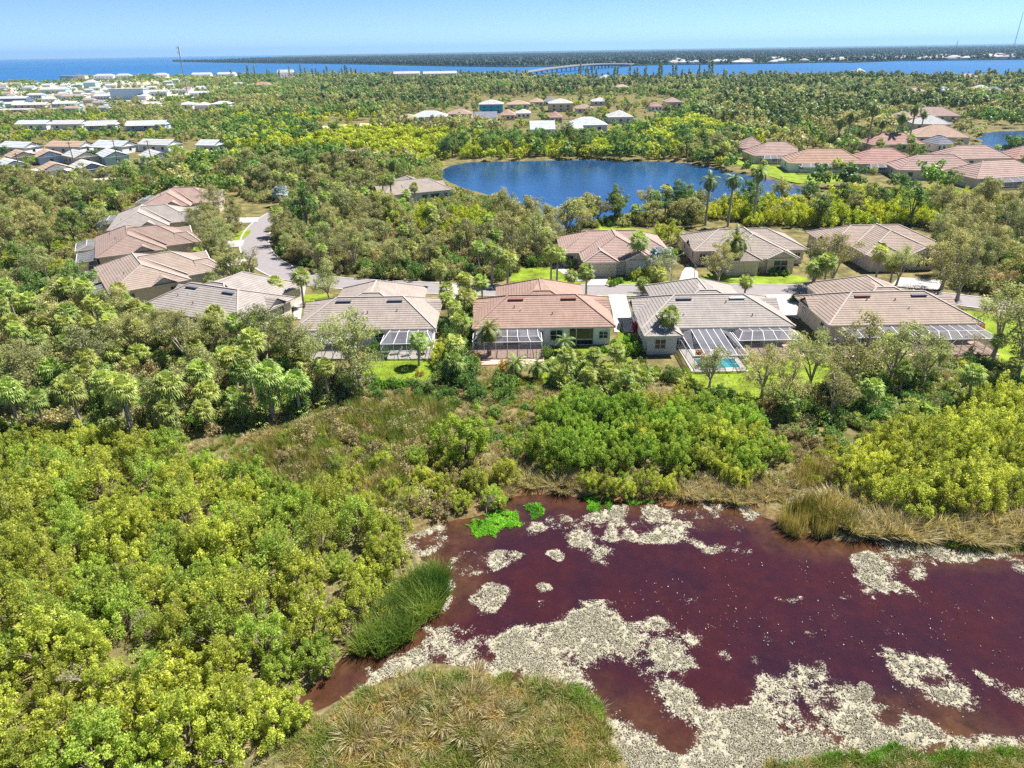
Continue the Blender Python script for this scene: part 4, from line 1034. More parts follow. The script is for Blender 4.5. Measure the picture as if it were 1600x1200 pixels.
def fan_palm(seed, th=5.5, nf=38, fr=1.05, mat='fan', dead=7, tr=.17, seg=11, skirt=-.75):
    r = np.random.default_rng(seed); mb = MB(); le = r.uniform(-.35, .35, 2)
    if th > .5:
        mb.tube([(0, 0, -.3), (le[0] * .3, le[1] * .3, th * .5), (le[0], le[1], th)], [tr * 1.25, tr, tr * .95], 8)
    else: mb.tube([(0, 0, -.2), (0, 0, max(.25, th))], [.2, .15], 6)
    top = np.array([le[0], le[1], th] if th > .5 else [0, 0, max(.2, th)])
    V = []; Fq = []; T = []; mi = []
    for i in range(nf + dead):
        isd = i >= nf
        az = i * 2.39996 + r.uniform(-.3, .3); u_ = (i / nf) if not isd else 1.0
        el = 1.45 - (1.45 - skirt) * u_ ** .85 + r.uniform(-.15, .15)
        if isd: el = r.uniform(-1.25, -.8)
        d = np.array([math.cos(az) * math.cos(el), math.sin(az) * math.cos(el), math.sin(el)])
        pl = fr * r.uniform(.75, 1.15) * (1 if not isd else .8); c = top + d * pl - np.array([0, 0, .12 * pl])
        side = unit(np.cross(d, [0, 0, 1.0])) if abs(d[2]) < .98 else np.array([1.0, 0, 0]); nrm = np.cross(side, d)
        t = r.random()
        n0 = len(V); pw = side * .03
        V += [top - pw, top + pw, c + pw, c - pw]; Fq.append((n0, n0 + 1, n0 + 2, n0 + 3)); T += [t] * 4; mi.append(1 if isd else 0)
        for k in range(seg):
            a = (k / (seg - 1) - .5) * 3.6 + r.uniform(-.06, .06); ln = fr * r.uniform(.75, 1.0) * (1.0 - .25 * abs(a) / 1.8)
            dd = d * math.cos(a) + side * math.sin(a); w = unit(np.cross(dd, nrm)) * .085 * fr
            tip = c + dd * ln + np.array([0, 0, -.38 * ln]) ; mid = c + dd * ln * .6 + nrm * .03 * (1 if k % 2 else -1)
            n0 = len(V); V += [c, mid + w, tip, mid - w]; Fq.append((n0, n0 + 1, n0 + 2, n0 + 3)); T += [min(1, max(0, t * .6 + r.random() * .4))] * 4; mi.append(1 if isd else 0)
    return mb.mesh('trunk', PALE_BARK, True), mesh_np('crown', np.array(V), np.array(Fq), [L[mat], DEAD], {'tint': np.array(T)}, mat_idx=mi)

def feather_palm(seed, th=6, nf=34, fl=2.8, mat='feather', tr=.2, shaft=False, skirt=-.5, leaflets=20, ll=.55, dead=3):
    r = np.random.default_rng(seed); mb = MB(); le = r.uniform(-.25, .25, 2)
    mb.tube([(0, 0, -.3), (le[0] * .3, le[1] * .3, th * .3), (le[0] * .6, le[1] * .6, th * .7), (le[0], le[1], th)], [tr * 1.3, tr * 1.05, tr * 1.1, tr * (.7 if shaft else 1.1)], 9)
    top = np.array([le[0], le[1], th]); V = []; Fq = []; T = []; mi = []
    for i in range(nf + dead):
        isd = i >= nf; az = i * 2.39996 + r.uniform(-.2, .2); el = 1.4 - (1.4 - skirt) * (i / nf) ** .8 + r.uniform(-.1, .1)
        if isd: el = -1.0
        d = np.array([math.cos(az), math.sin(az), 0]); t = r.random(); ln = fl * r.uniform(.85, 1.1)
        side = np.array([-math.sin(az), math.cos(az), 0]); p = top.copy(); e = el; pts = []
        for k in range(leaflets + 1):
            pts.append(p.copy()); p = p + (d * math.cos(e) + np.array([0, 0, math.sin(e)])) * ln / leaflets; e -= 1.25 / leaflets * (1.0 + .6 * math.cos(el))
        for k in range(1, leaflets + 1):
            f = (pts[k] - pts[k - 1]) / (ln / leaflets); sz = ll * (math.sin(math.pi * (.12 + .8 * k / leaflets)) * .8 + .25); wv = f * .05 * ll / .55 * 1.5
            for s_ in (-1, 1):
                tip = pts[k] + (side * s_ * .85 + f * .55) * sz + np.array([0, 0, -.28 * sz + .1 * r.uniform(-1, 1)]); n0 = len(V)
                V += [pts[k] - wv, pts[k] + wv, tip]; Fq.append((n0, n0 + 1, n0 + 2)); T += [min(1, max(0, t * .5 + r.random() * .5))] * 3; mi.append(1 if isd else 0)
    return mb.mesh('trunk', PALE_BARK if shaft else BARK, True), mesh_np('crown', np.array(V), np.array(Fq), [L[mat], DEAD], {'tint': np.array(T)}, mat_idx=mi)

def pine(seed, h=13, r=2.6, n=1500, size=.5, mat='pine', layers=9, top=.35):
    q = random.Random(seed); mb = MB(); cen = []; rad = []
    mb.tube([(0, 0, -.3), (q.uniform(-.2, .2), q.uniform(-.2, .2), h * .5), (0, 0, h * .97)], [h * .018, h * .012, h * .004], 6)
    for i in range(layers):
        z = h * (top + (1 - top) * i / layers)
        for j in range(4):
            a = q.random() * 6.283; k = r * (1 - .75 * i / layers) * q.uniform(.3, 1); c = (math.cos(a) * k, math.sin(a) * k, z + q.uniform(0, .1) * h)
            cen.append(c); rad.append(q.uniform(.55, 1.0) * r / 2.6); mb.tube([(0, 0, z - .3), c], [.06, .02], 3)
    return mb.mesh('trunk', BARK, True), leaf_cloud('crown', cen, rad, n, size, L[mat], seed, .3, .7)

LIB = {}
LIB['thicket'] = [bush(100 + i, 3.0 + .6 * (i % 4), 2.2, (9500, 8200, 9000, 4200)[i % 4], .145, 'fresh' if i % 3 == 1 else 'thicket', 16, (110, 100, 110, 64)[i % 4]) for i in range(8)]
LIB['willow'] = [bush(120 + i, 4.2, 2.3, 11000, .135, 'willow', 10, 110) for i in range(4)]
LIB['yellow'] = [bush(130 + i, 4.4, 2.4, 10000, .145, 'thicket', 10, 100) for i in range(3)]
LIB['mangrove'] = [bush(140 + i, 4.6, 2.6, 2600, .30, 'mangrove', 6, 40) for i in range(4)]
LIB['brush'] = [bush(150 + i, 2.3, 1.7, 2400, .17, 'brush', 12, 30) for i in range(4)]
LIB['darkbush'] = [bush(160 + i, 2.4, 1.8, 2600, .19, 'dark', 8, 32) for i in range(4)]
LIB['hedge'] = [bush(170 + i, 1.3, 1.05, 2600, .12, 'hedge', 3, 40) for i in range(2)]
LIB['redbush'] = [bush(175, 1.5, 1.0, 1800, .13, 'red', 4, 30)]
LIB['orangebush'] = [bush(178 + i, 1.9, 1.2, 1600, .16, 'orange', 4, 26) for i in range(2)]
LIB['oak'] = [tree(200 + i, 8.2 + .5 * (i % 3), 3.9, 6500, .22, 'oak', PALE_BARK if i % 2 else BARK) for i in range(7)]
LIB['openoak'] = [tree(220 + i, 9.0, 4.6, 7000, .19, 'oak', PALE_BARK, .22, 105, (.38, .8)) for i in range(4)]
LIB['darktree'] = [tree(240 + i, 8.2, 3.4, 6000, .24, 'dark', None, .2, 70) for i in range(3)]
LIB['midoak'] = [tree(260 + i, 7.4 + .5 * (i % 3), 3.6 + .3 * (i % 2), 3400, .32, 'oak') for i in range(6)]
LIB['middark'] = [tree(270 + i, 8.5, 3.6, 3400, .32, 'dark') for i in range(3)]
LIB['greentree'] = [tree(280 + i, 6.0, 2.8, 4500, .20, 'willow', None, .2) for i in range(2)]
LIB['bare'] = [bare_tree(290)]
LIB['sabal'] = [fan_palm(300 + i, th, 40, 1.05) for i, th in enumerate((3.2, 4.4, 5.4, 6.4, 3.8))]
LIB['palmetto'] = [fan_palm(320 + i, .3, 22, .8, 'fan', 4, skirt=.05) for i in range(3)]
LIB['bismarck'] = [fan_palm(330, 3.0, 26, 1.35, 'silver', 0, .25, 13, -.4)]
LIB['date'] = [feather_palm(340 + i, 4.2, 48, 2.6, 'feather', .26, False, -.85, 22, .5) for i in range(2)]
LIB['royal'] = [feather_palm(350 + i, 10.5 + i, 17, 3.0, 'feather', .24, True, -.6, 24, .75) for i in range(3)]
LIB['feather'] = [feather_palm(360, 2.0, 26, 2.0, 'feather', .14, False, -.3, 18, .45)]
LIB['pine'] = [pine(370 + i) for i in range(3)]
LIB['casuarina'] = [pine(380 + i, 17, 2.6, 1300, .6, 'pine', 12, .1) for i in range(2)]

def plant(name, kind, x, y, label, cat, group, s=1.0, rz=None, var=None, z=0.0, lean=0.0, sz=1.0):
    tm, cm = LIB[kind][rnd.randrange(len(LIB[kind])) if var is None else var]
    o = tag(empty(name, (x, y, z), rnd.random() * 6.283 if rz is None else rz, (s, s, s * sz)), label, cat, group)
    if lean: o.rotation_euler[0] = lean
    link('trunk', tm, o); link('crown', cm, o)
    return o
def free(P, margin=1.0, lawns=True, pond=True):
    ok = np.ones(len(P), bool)
    for cx, cy, rot, hw, hh in CLEAR:
        d = P - np.array([cx, cy]); c, s = math.cos(-rot), math.sin(-rot)
        lx = d[:, 0] * c - d[:, 1] * s; ly = d[:, 0] * s + d[:, 1] * c
        ok &= ~((np.abs(lx) < hw + margin) & (np.abs(ly) < hh + margin))
    ok &= dist_line(P, ROAD_S, False) > 4.4 + margin * .6
    ok &= ~inside(P, LAKE) & ~inside(P, LAKE2) & inside(P, LAND)
    if pond: ok &= ~inside(P, POND)
    for v in DRIVE_W.values(): ok &= ~inside(P, v)
    if lawns:
        for v in LAWN_W.values(): ok &= ~inside(P, v)
    return ok
TAKEN = []
def scatter(pts, spacing, nmax, seed=0, margin=1.0, lawns=True, own=True, pond=True, world_poly=None):
    poly = poly_at(pts) if world_poly is None else world_poly
    P = rand_in(poly, max(400, nmax * 14), seed); P = P[free(P, margin, lawns, pond)]
    out = []; prev = [t for t in TAKEN] if not own else []
    for p in P:
        if all((p[0] - q[0]) ** 2 + (p[1] - q[1]) ** 2 > spacing ** 2 for q in out):
            out.append(p)
            if len(out) >= nmax: break
    return out
def size_word(t): return 'small ' if t < .25 else 'large ' if t > .8 else ''
POND_C = POND.mean(0)
def thicket_label(p, k, v, t):
    look = 'sparse twiggy' if v % 4 == 3 else 'fresh green' if v % 3 == 1 else 'yellow green'
    d = float(dist_line(np.array([p]), POND)[0])
    zone = 'beside the maroon pond' if d < 5 else 'near the dry grass island' if p[1] < 33 and p[0] > -24 else 'in the nearest left corner' if p[1] < 38 else 'along the foot of the palm wood' if p[1] > 62 else 'next to the brown reeds' if p[0] > -24 and p[1] > 50 else 'at the left frame edge' if p[0] < -36 - (p[1] - 38) * .35 else 'in the middle of the thicket'
    return size_word(t) + look + ' leafy bush ' + zone
def palm_label(p, k, v, t):
    look = ('short trunked', 'medium', 'tall', 'tallest', 'stubby')[v]
    zone = 'at the left frame edge' if p[0] < -52 else 'at the edge of the yellow thicket' if p[1] < 72 else 'beside the reed bed' if p[0] > -28 and p[1] < 80 else 'below the turned grey villa' if p[0] > -50 and p[1] > 84 else 'in the middle of the palm wood'
    return size_word(t) + look + ' cabbage palm ' + zone
def grove(name, kind, pts, spacing, nmax, seed, label, cat, group, smin=.8, smax=1.2, margin=1.0, lawns=True, pond=True):
    for p in scatter(pts, spacing, nmax, seed, margin, lawns, pond=pond):
        k = kind if isinstance(kind, str) else rnd.choice(kind)
        v = rnd.randrange(len(LIB[k])); s = rnd.uniform(smin, smax)
        plant(name, k, p[0], p[1], label(p, k, v, (s - smin) / (smax - smin)) if callable(label) else size_word((s - smin) / (smax - smin)) + label, cat, group, s, var=v, sz=rnd.uniform(.88, 1.12))

# ------------------------------------------------------------------ plants: the wetland in front
THICKET = [(-240, 720), (-80, 700), (60, 690), (200, 700), (330, 735), (470, 775), (575, 810), (628, 865), (600, 925), (560, 985), (520, 1030), (490, 1075), (440, 1130), (385, 1200), (375, 1360), (-420, 1360), (-330, 950)]
grove('thicket_bush', 'thicket', THICKET, 2.3, 235, 1, thicket_label, 'bush', 'bushes of the dense thicket left of the pond', .6, 1.2, 0)
for px_, py_, s_, lab in ((140, 1085, .5, 'pale dead twiggy bush low in the near thicket'), (500, 960, .45, 'grey dead bush beside the green reeds'), (430, 1030, .42, 'grey dead twigs over the pond arm'), (232, 985, .4, 'bare twigs in a gap of the thicket'), (95, 790, .42, 'bare grey twigs in the upper thicket gap'), (300, 870, .42, 'leafless stems poking from the thicket centre'), (760, 805, .4, 'dark leafless brush at the mud bank')):
    plant('dead_bush', 'bare', *at(px_, py_), lab, 'bush', None, s_)
plant('thicket_bush', 'willow', *at(728, 712), 'big rounded bright green bush alone in the reeds', 'bush', None, 1.5, sz=.85)
for px_, py_, s in ((652, 726, .62), (600, 730, .55), (690, 770, .6), (640, 790, .62), (740, 765, .7), (790, 752, .72), (770, 785, .6), (700, 735, .5), (548, 765, .6), (575, 800, .55), (530, 735, .5), (800, 700, .45), (660, 755, .55), (610, 770, .5), (720, 790, .55), (505, 790, .6)):
    plant('marsh_shrub', 'thicket', *at(px_, py_), 'small yellow green shrub among dry reeds above the pond', 'shrub', 'small shrubs among the reeds above the pond', s * 1.05)
grove('willow_shrub', 'willow', [(835, 735), (850, 660), (905, 640), (985, 650), (1000, 690), (960, 740), (900, 748)], 2.1, 22, 3, 'mid green willow shrub on the bank below the rose roofed villa', 'shrub', 'green willow shrubs on the far pond bank', .75, 1.1, 0)
grove('willow_shrub', ['willow', 'yellow'], [(985, 655), (1080, 640), (1170, 665), (1205, 715), (1170, 745), (1080, 742), (1000, 742)], 2.1, 30, 4, 'yellowish green willow shrub on the bank below the pool cage', 'shrub', 'green willow shrubs on the far pond bank', .75, 1.1, 0)
for px_, py_, s in ((945, 768, .55), (975, 772, .5), (1010, 765, .6), (1040, 770, .5), (920, 762, .5), (1060, 752, .5), (1140, 752, .6), (1155, 760, .5), (860, 742, .5), (1120, 735, .6)):
    plant('marsh_shrub', 'yellow', *at(px_, py_), 'small bright shrub at the muddy edge of the pond', 'shrub', 'small shrubs at the muddy pond edge', s)
grove('yellow_shrub', 'yellow', [(1330, 770), (1345, 715), (1430, 680), (1520, 690), (1640, 700), (1700, 790), (1590, 800), (1480, 800), (1400, 795)], 2.1, 44, 5, 'yellow green shrub in the rounded clump at the right pond bank', 'shrub', 'yellow shrubs at the right pond bank', .8, 1.15, 0)
grove('yellow_shrub', 'yellow', [(1515, 660), (1560, 640), (1700, 650), (1700, 700), (1600, 690), (1530, 690)], 2.3, 14, 6, 'yellow green shrub behind the rounded clump near right edge', 'shrub', 'yellow shrubs at the right pond bank', .8, 1.1, 0)

# reeds, cordgrass, marsh grass ---------------------------------------------------------------
def patch(name, pts, n, length, width, m, label, seed, lean=.3, thr=None, sc=.5, z=None, drift=(0, 0)):
    P = rand_in(poly_at(pts), n, seed); e_ = -sdf(P, poly_at(pts)); P = P[e_ + (vnoise(P, 1.1, seed + 8, 3) - .5) * 2.2 > .25]
    if thr is not None: P = P[vnoise(P, sc, seed) > thr]
    zz = (-.35 if z is None else z)
    return blades(name, P, length, width, m, lean, zz, label, seed=seed, drift=drift, tint=vnoise(P, .6, seed + 3, 4) * 3.0 - 1.05)
patch('reed_bed', [(335, 735), (420, 690), (520, 650), (640, 622), (700, 640), (690, 690), (640, 740), (600, 800), (620, 840), (560, 830), (470, 770)], 15000, 1.35, .05, L['reed_brown'], 'brownish green reed bed behind the thicket', 1, .5, .46, .45, -.1)
patch('reed_bed', [(560, 660), (640, 630), (720, 645), (700, 690), (600, 705)], 3500, 1.8, .05, L['reed'], 'tall green cattails under the screened lanai lawn', 2, .35, .45, .6, -.1)
patch('reed_bed', [(545, 1020), (575, 970), (620, 915), (660, 880), (700, 890), (700, 925), (680, 965), (640, 1000), (590, 1025)], 9000, 1.9, .055, L['reed'], 'tall green reeds at the thicket edge of the pond', 3, .6, .36, .8, -.4, drift=(.12, .0))
patch('reed_bed', [(540, 1015), (590, 940), (640, 890), (690, 890), (680, 960), (600, 1010)], 4200, 1.5, .05, L['reed_brown'], 'dry brown reeds mixed behind the green reeds', 4, .8, .4, .9, -.4)
patch('reed_bed', [(1213, 815), (1225, 790), (1290, 780), (1340, 800), (1345, 832), (1300, 840), (1230, 836)], 3800, 2.0, .055, L['reed_brown'], 'upright brown reeds standing in the far pond edge', 5, .14, .40, 1.0, -.4)
patch('reed_bed', [(1225, 750), (1260, 720), (1320, 735), (1320, 760), (1250, 770)], 900, 1.5, .05, L['reed_brown'], 'sparse brown reeds on the pale bank', 6, .15, None, .6, -.1)
patch('marsh_grass', [(432, 1155), (520, 1110), (570, 1082), (640, 1056), (720, 1046), (800, 1062), (880, 1068), (935, 1095), (950, 1140), (985, 1230), (980, 1320), (420, 1320)], 60000, .72, .045, L['marsh'], 'tan and green marsh grass on the near island', 7, .75, .2, .5, -.3)
patch('marsh_grass', [(1170, 1240), (1195, 1196), (1280, 1182), (1400, 1166), (1450, 1180), (1560, 1170), (1640, 1176), (1720, 1300), (1170, 1300)], 16000, .6, .05, L['marsh'], 'green tan marsh grass at the lower right', 8, .7, None, .5, -.3)
patch('marsh_grass', [(840, 1080), (900, 1066), (935, 1090), (945, 1130), (900, 1100)], 6000, .5, .05, L['sprout'], 'green fringe of marsh grass on the near island', 9, .5, None, .5, -.3)
patch('marsh_grass', [(1195, 1196), (1280, 1180), (1350, 1172), (1400, 1160), (1440, 1178), (1560, 1168), (1600, 1176), (1400, 1195)], 4500, .55, .045, L['sprout'], 'green fringe of grass along the lower right bank', 10, .5, .4, .6, -.3)
patch('sprout_patch', [(725, 812), (745, 795), (800, 785), (852, 782), (850, 800), (815, 818), (770, 838), (738, 838)], 9000, .22, .06, L['sprout'], 'bright green sprouting plants on the mud bank', 11, 1.0, .42, .9, -.32)
patch('sprout_patch', [(905, 770), (940, 765), (960, 778), (950, 800), (912, 800), (918, 785)], 3500, .22, .06, L['sprout'], 'bright green sprout strip below the willow shrubs', 12, 1.0, .35, 1.2, -.32)
patch('sprout_patch', [(975, 775), (1010, 768), (1032, 776), (1015, 786), (985, 786)], 2200, .22, .06, L['sprout'], 'bright green sprout strip near the reeds', 13, 1.0, .3, 1.2, -.32)
patch('sprout_patch', [(420, 1180), (435, 1155), (462, 1148), (465, 1175), (440, 1190)], 1800, .25, .06, L['sprout'], 'bright green sprout patch at the thicket foot', 14, 1.0, None, 1.2, -.2)
patch('dry_grass', [(800, 690), (850, 650), (840, 740), (1000, 760), (1200, 745), (1240, 700), (1330, 700), (1340, 760), (1300, 800), (1200, 785), (1000, 780), (860, 752), (780, 780), (640, 815), (690, 700)], 14000, .55, .05, L['cord'], 'pale dry grass on the bank above the pond', 15, .9, .42, .4, -.08)
patch('dry_grass', [(1380, 830), (1450, 830), (1640, 800), (1700, 855), (1560, 860), (1450, 850)], 5000, .4, .05, L['turf'], 'yellow green low grass at the right pond edge', 16, .8, None, .4, -.25)
patch('dry_grass', [(-200, 700), (300, 690), (700, 600), (850, 600), (1000, 610), (1300, 660), (1300, 600), (1000, 575), (600, 590), (200, 500), (-200, 500)], 26000, .5, .06, L['cord'], 'dry grass and litter under the rear tree line', 17, .9, .5, .12, 0)
def clump_mesh(seed, n=380, rad=1.5, ln=1.15, drift=(.3, -.15)):
    r = np.random.default_rng(seed); a = r.random(n) * 6.283; k = np.sqrt(r.random(n)) * rad * .35; P = np.stack([np.cos(a) * k, np.sin(a) * k], 1)
    me = blades('cordgrass_clump', P, ln, .045, L['cord'], .75, -.1, None, seed=seed, drift=drift); return me
CL = [clump_mesh(i) for i in range(5)]
def cords(pts, sp, n, seed, label, group, s0=.8, s1=1.3):
    for p in scatter(pts, sp, n, seed, -1, pond=False):
        o = link('cordgrass_clump', CL[rnd.randrange(5)]); tag(o, label, 'grass clump', group)
        s = rnd.uniform(s0, s1); o.location = (p[0], p[1], -.15); o.rotation_euler = (0, 0, rnd.uniform(-.8, .8)); o.scale = (s, s, s * rnd.uniform(.8, 1.1))
cords([(825, 758), (835, 735), (900, 742), (950, 762), (925, 772), (860, 762)], 1.0, 20, 21, 'pale tan cordgrass clump at the left end of the willow bank', 'cordgrass clumps along the pond')
cords([(1060, 768), (1080, 748), (1200, 752), (1240, 770), (1180, 782), (1090, 780)], 1.0, 30, 22, 'tan green cordgrass clump below the willow shrubs', 'cordgrass clumps along the pond')
cords([(1290, 810), (1300, 775), (1400, 795), (1500, 800), (1640, 800), (1700, 840), (1560, 845), (1450, 838), (1340, 830)], 1.05, 78, 23, 'pale straw cordgrass clump below the rounded yellow shrubs', 'cordgrass clumps along the pond', 1.2, 1.9)
cords([(540, 1160), (570, 1105), (640, 1080), (720, 1085), (800, 1120), (780, 1180), (600, 1170)], 1.5, 11, 24, 'straw cordgrass tuft on the near marsh island', 'cordgrass clumps on the near island', .9, 1.3)
cords([(345, 1160), (350, 1130), (440, 1115), (470, 1105), (400, 1165)], 1.2, 6, 25, 'straw cordgrass tuft at the thicket foot', 'cordgrass clumps on the near island', .6, .9)
cords([(700, 780), (800, 720), (830, 745), (790, 790)], 1.4, 10, 26, 'tan cordgrass tuft among small shrubs above the mud', 'cordgrass clumps along the pond', .6, 1.0)

# algae mats on the pond ---------------------------------------------------------------
def algae_mats():
    m, nt, b = new_mat('algae_crust')
    nt.links.new(mixc(nt, attr(nt, 'tint'), (.13, .12, .06), (.47, .43, .34)), b.inputs['Base Color']); b.inputs['Roughness'].default_value = .95
    f, nt, b = new_mat('algae_film')
    n1 = noise(nt, 2.4, 8, .75, dist=.5); n2 = noise(nt, 9, 5, .7)
    c = ramp(nt, n2, [(.30, (.09, .085, .035)), (.44, (.26, .235, .14)), (.56, (.37, .34, .26)), (.72, (.46, .43, .36))])
    c = mixc(nt, .5, c, ramp(nt, n1, [(.35, (.17, .17, .075)), (.6, (.45, .42, .35))]))
    nt.links.new(c, b.inputs['Base Color']); b.inputs['Roughness'].default_value = .9; b.inputs['Specular IOR Level'].default_value = .2
    al = math_n(nt, 'ADD', math_n(nt, 'MULTIPLY', attr(nt, 'cover'), 1.0), math_n(nt, 'ADD', math_n(nt, 'MULTIPLY', math_n(nt, 'SUBTRACT', n1, .5), 1.6), math_n(nt, 'MULTIPLY', math_n(nt, 'SUBTRACT', n2, .5), 1.5)))
    rp = nt.nodes.new('ShaderNodeValToRGB'); rp.color_ramp.elements[0].position = .36; rp.color_ramp.elements[1].position = .58; nt.links.new(al, rp.inputs[0])
    nt.links.new(rp.outputs[0], b.inputs['Alpha'])
    bp = nt.nodes.new('ShaderNodeBump'); bp.inputs['Strength'].default_value = .9; bp.inputs['Distance'].default_value = .08
    nt.links.new(n2, bp.inputs['Height']); nt.links.new(bp.outputs[0], b.inputs['Normal'])
    return m, f
ALG, FILM = algae_mats()
def algae(pts, n, label, seed, thr=.34, edge=.9, size=.12, hole=None, film=True):
    poly = smooth_poly(poly_at(pts, -.33), 1); hp = smooth_poly(poly_at(hole, -.33)) if hole is not None else None
    def cover(P):
        d = -sdf(P, poly); v = vnoise(P, .55, seed, 6)
        c = np.clip(d / edge + .35, -.6, 1) * .75 + (v - .5) * 2.5 + (.36 - thr) * 2.2 - .08
        if hp is not None: c = np.minimum(c, sdf(P, hp) * .6 + (v - .5) * 1.8)
        return c
    o = None
    if film:
        # film sheet
        lo = poly.min(0) - .6; hi = poly.max(0) + .6; xs = np.arange(lo[0], hi[0], .16); ys = np.arange(lo[1], hi[1], .16)
        X, Y = np.meshgrid(xs, ys); P = np.stack([X.ravel(), Y.ravel()], 1); c = cover(P); nx_ = len(xs)
        k = (np.arange(len(ys) - 1)[:, None] * nx_ + np.arange(nx_ - 1)[None]).ravel(); q = np.stack([k, k + 1, k + 1 + nx_, k + nx_], 1); q = q[(c[q] > -.5).any(1)]
        used, inv = np.unique(q, return_inverse=True); q = inv.reshape(q.shape)
        o = tag(link('algae_mat', mesh_np('algae_mat', np.c_[P[used], -.322 + np.clip(c[used], 0, 1) * .02], q, FILM, {'cover': c[used]}, True)), label, kind='stuff')
    # crumbs of dried crust standing on it
    r = np.random.default_rng(seed); P = rand_in(poly, n, seed); c = cover(P); f = vnoise(P, 3.5, seed + 4, 3)
    P = P[(c + (f - .5) * 1.4 > (.68 if film else .1))]; f = vnoise(P, 3.5, seed + 4, 3); n = len(P); size = .046
    a = r.random(n) * 6.283; s = size * (.4 + 1.1 * r.random(n)); z = -.297 + f * .05 + r.random(n) * .02; tx = r.normal(size=n) * .8; ty = r.normal(size=n) * .8; off = []
    for k, q in ((0, 1.0), (1, .5), (2, 1.2), (3, .6)):
        dx = np.cos(a + k * 1.571) * s * q; dy = np.sin(a + k * 1.571) * s * q; off.append(np.stack([P[:, 0] + dx, P[:, 1] + dy, np.maximum(z + dx * tx + dy * ty, -.30)], 1))
    V = np.stack(off, 1).reshape(-1, 3); k = np.arange(n) * 4; t = np.clip(f * .8 + r.random(n) * .6 - .2, 0, 1)
    cr = tag(link('algae_crumbs', mesh_np('algae_crumbs', V, np.stack([k, k + 1, k + 2, k + 3], 1), ALG, {'tint': np.repeat(t, 4)}), o), kind='stuff')
    if o is None: tag(cr, label)
algae([(545, 1085), (600, 1030), (650, 995), (690, 975), (760, 985), (830, 985), (890, 960), (935, 940), (985, 960), (1050, 975), (1088, 1025), (1085, 1080), (1120, 1115), (1180, 1070), (1230, 1050), (1275, 1028), (1335, 1075),
       (1370, 1098), (1450, 1128), (1520, 1150), (1600, 1162), (1640, 1180), (1500, 1190), (1190, 1215), (1100, 1270), (980, 1270), (945, 1150), (925, 1095), (870, 1075), (800, 1065), (700, 1050), (620, 1060)], 95000,
      'cream algae crust sweeping along the near shore of the pond', 31, .29, 1.2, .115, [(935, 1042), (965, 1030), (1000, 1060), (1035, 1110), (1085, 1135), (1080, 1190), (1000, 1150), (960, 1100)])
algae([(735, 850), (790, 828), (850, 815), (930, 800), (1000, 785), (1100, 778), (1195, 785), (1190, 815), (1165, 840), (1170, 872), (1100, 866), (1060, 850), (1000, 852), (960, 848), (935, 884), (895, 862), (860, 832), (800, 850)], 42000, 'cream algae crust under the far bank of the pond', 32, .45, 1.0, .12)
algae([(1322, 868), (1345, 850), (1420, 850), (1450, 875), (1458, 900), (1400, 940), (1345, 915), (1330, 888)], 9500, 'roundish cream algae raft off the straw cordgrass', 33, .32, 1.0)
algae([(1345, 832), (1450, 842), (1600, 852), (1720, 870), (1700, 905), (1600, 900), (1560, 872), (1500, 884), (1430, 862), (1370, 850)], 15000, 'cream algae fringe along the right bank', 34, .34, .7)
algae([(1376, 1012), (1410, 1028), (1470, 1033), (1505, 1060), (1540, 1098), (1480, 1110), (1440, 1080), (1405, 1052)], 6500, 'long cream algae raft in the lower right water', 35, .33, .8)
algae([(1512, 1040), (1560, 1060), (1640, 1085), (1640, 1110), (1590, 1105), (1540, 1075)], 3500, 'cream algae raft touching the right frame edge', 36, .33, .7)
algae([(722, 945), (740, 918), (775, 908), (798, 925), (790, 950), (750, 972)], 4200, 'small broken cream algae raft in the left water', 37, .46, .5)
algae([(834, 914), (855, 910), (868, 922), (848, 932)], 600, 'tiny cream algae raft alone mid pond', 38, .40, .3)
algae([(850, 862), (870, 855), (886, 868), (872, 882)], 800, 'tiny cream algae raft below the green sprouts', 39, .42, .3)
algae([(650, 990), (690, 880), (740, 850), (830, 860), (800, 890), (720, 910), (700, 960), (670, 1000)], 9000, 'broken cream algae flecks in the left arm', 40, .50, .6, .09)
algae([(1330, 1090), (1345, 1060), (1366, 1075), (1360, 1100)], 900, 'small cream algae fleck raft near the lower shore', 41, .3, .3)
algae([(705, 1000), (1100, 880), (1180, 860), (1640, 930), (1640, 1150), (1400, 1130), (1300, 1020), (1090, 1010)], 1000, 'scattered pale flecks floating on the maroon water', 42, .62, .5, .06, film=False)
algae([(618, 848), (640, 822), (705, 812), (700, 850), (660, 875), (630, 868)], 5000, 'lilac grey scum in the pond corner', 43, .44, .6, .10)

# ------------------------------------------------------------------ plants: tree line and woods
W1 = [(-200, 505), (60, 505), (200, 500), (330, 520), (420, 545), (500, 575), (545, 600), (565, 612), (540, 626), (500, 636), (420, 668), (300, 692), (150, 682), (-200, 705)]
g = 'woodland palms left of the villas'
grove('sabal_palm', 'sabal', W1, 2.7, 125, 51, palm_label, 'palm tree', g, .7, 1.0)
grove('oak_tree', ['oak', 'openoak'], W1, 6.5, 15, 52, 'grey green oak in the palm wood at left', 'tree', 'oaks in the palm wood', .65, .9)
grove('brush_shrub', ['brush', 'brush', 'darkbush'], W1, 2.1, 110, 53, 'olive brown brush shrub under the palms at left', 'shrub', 'brush under the woodland palms', .7, 1.2)
grove('palmetto_clump', 'palmetto', W1, 2.2, 90, 54, 'low fan palmetto under the palms at left', 'palmetto', 'palmettos under the woodland palms', .8, 1.3)
W2 = [(-220, 300), (60, 300), (190, 332), (150, 370), (100, 405), (92, 450), (180, 482), (205, 505), (-200, 505)]
grove('broadleaf_tree', ['oak', 'midoak', 'darktree'], W2, 4.8, 72, 55, 'bushy oak in the wood beside the left villas', 'tree', 'oaks beside the left villas', .65, 1.0)
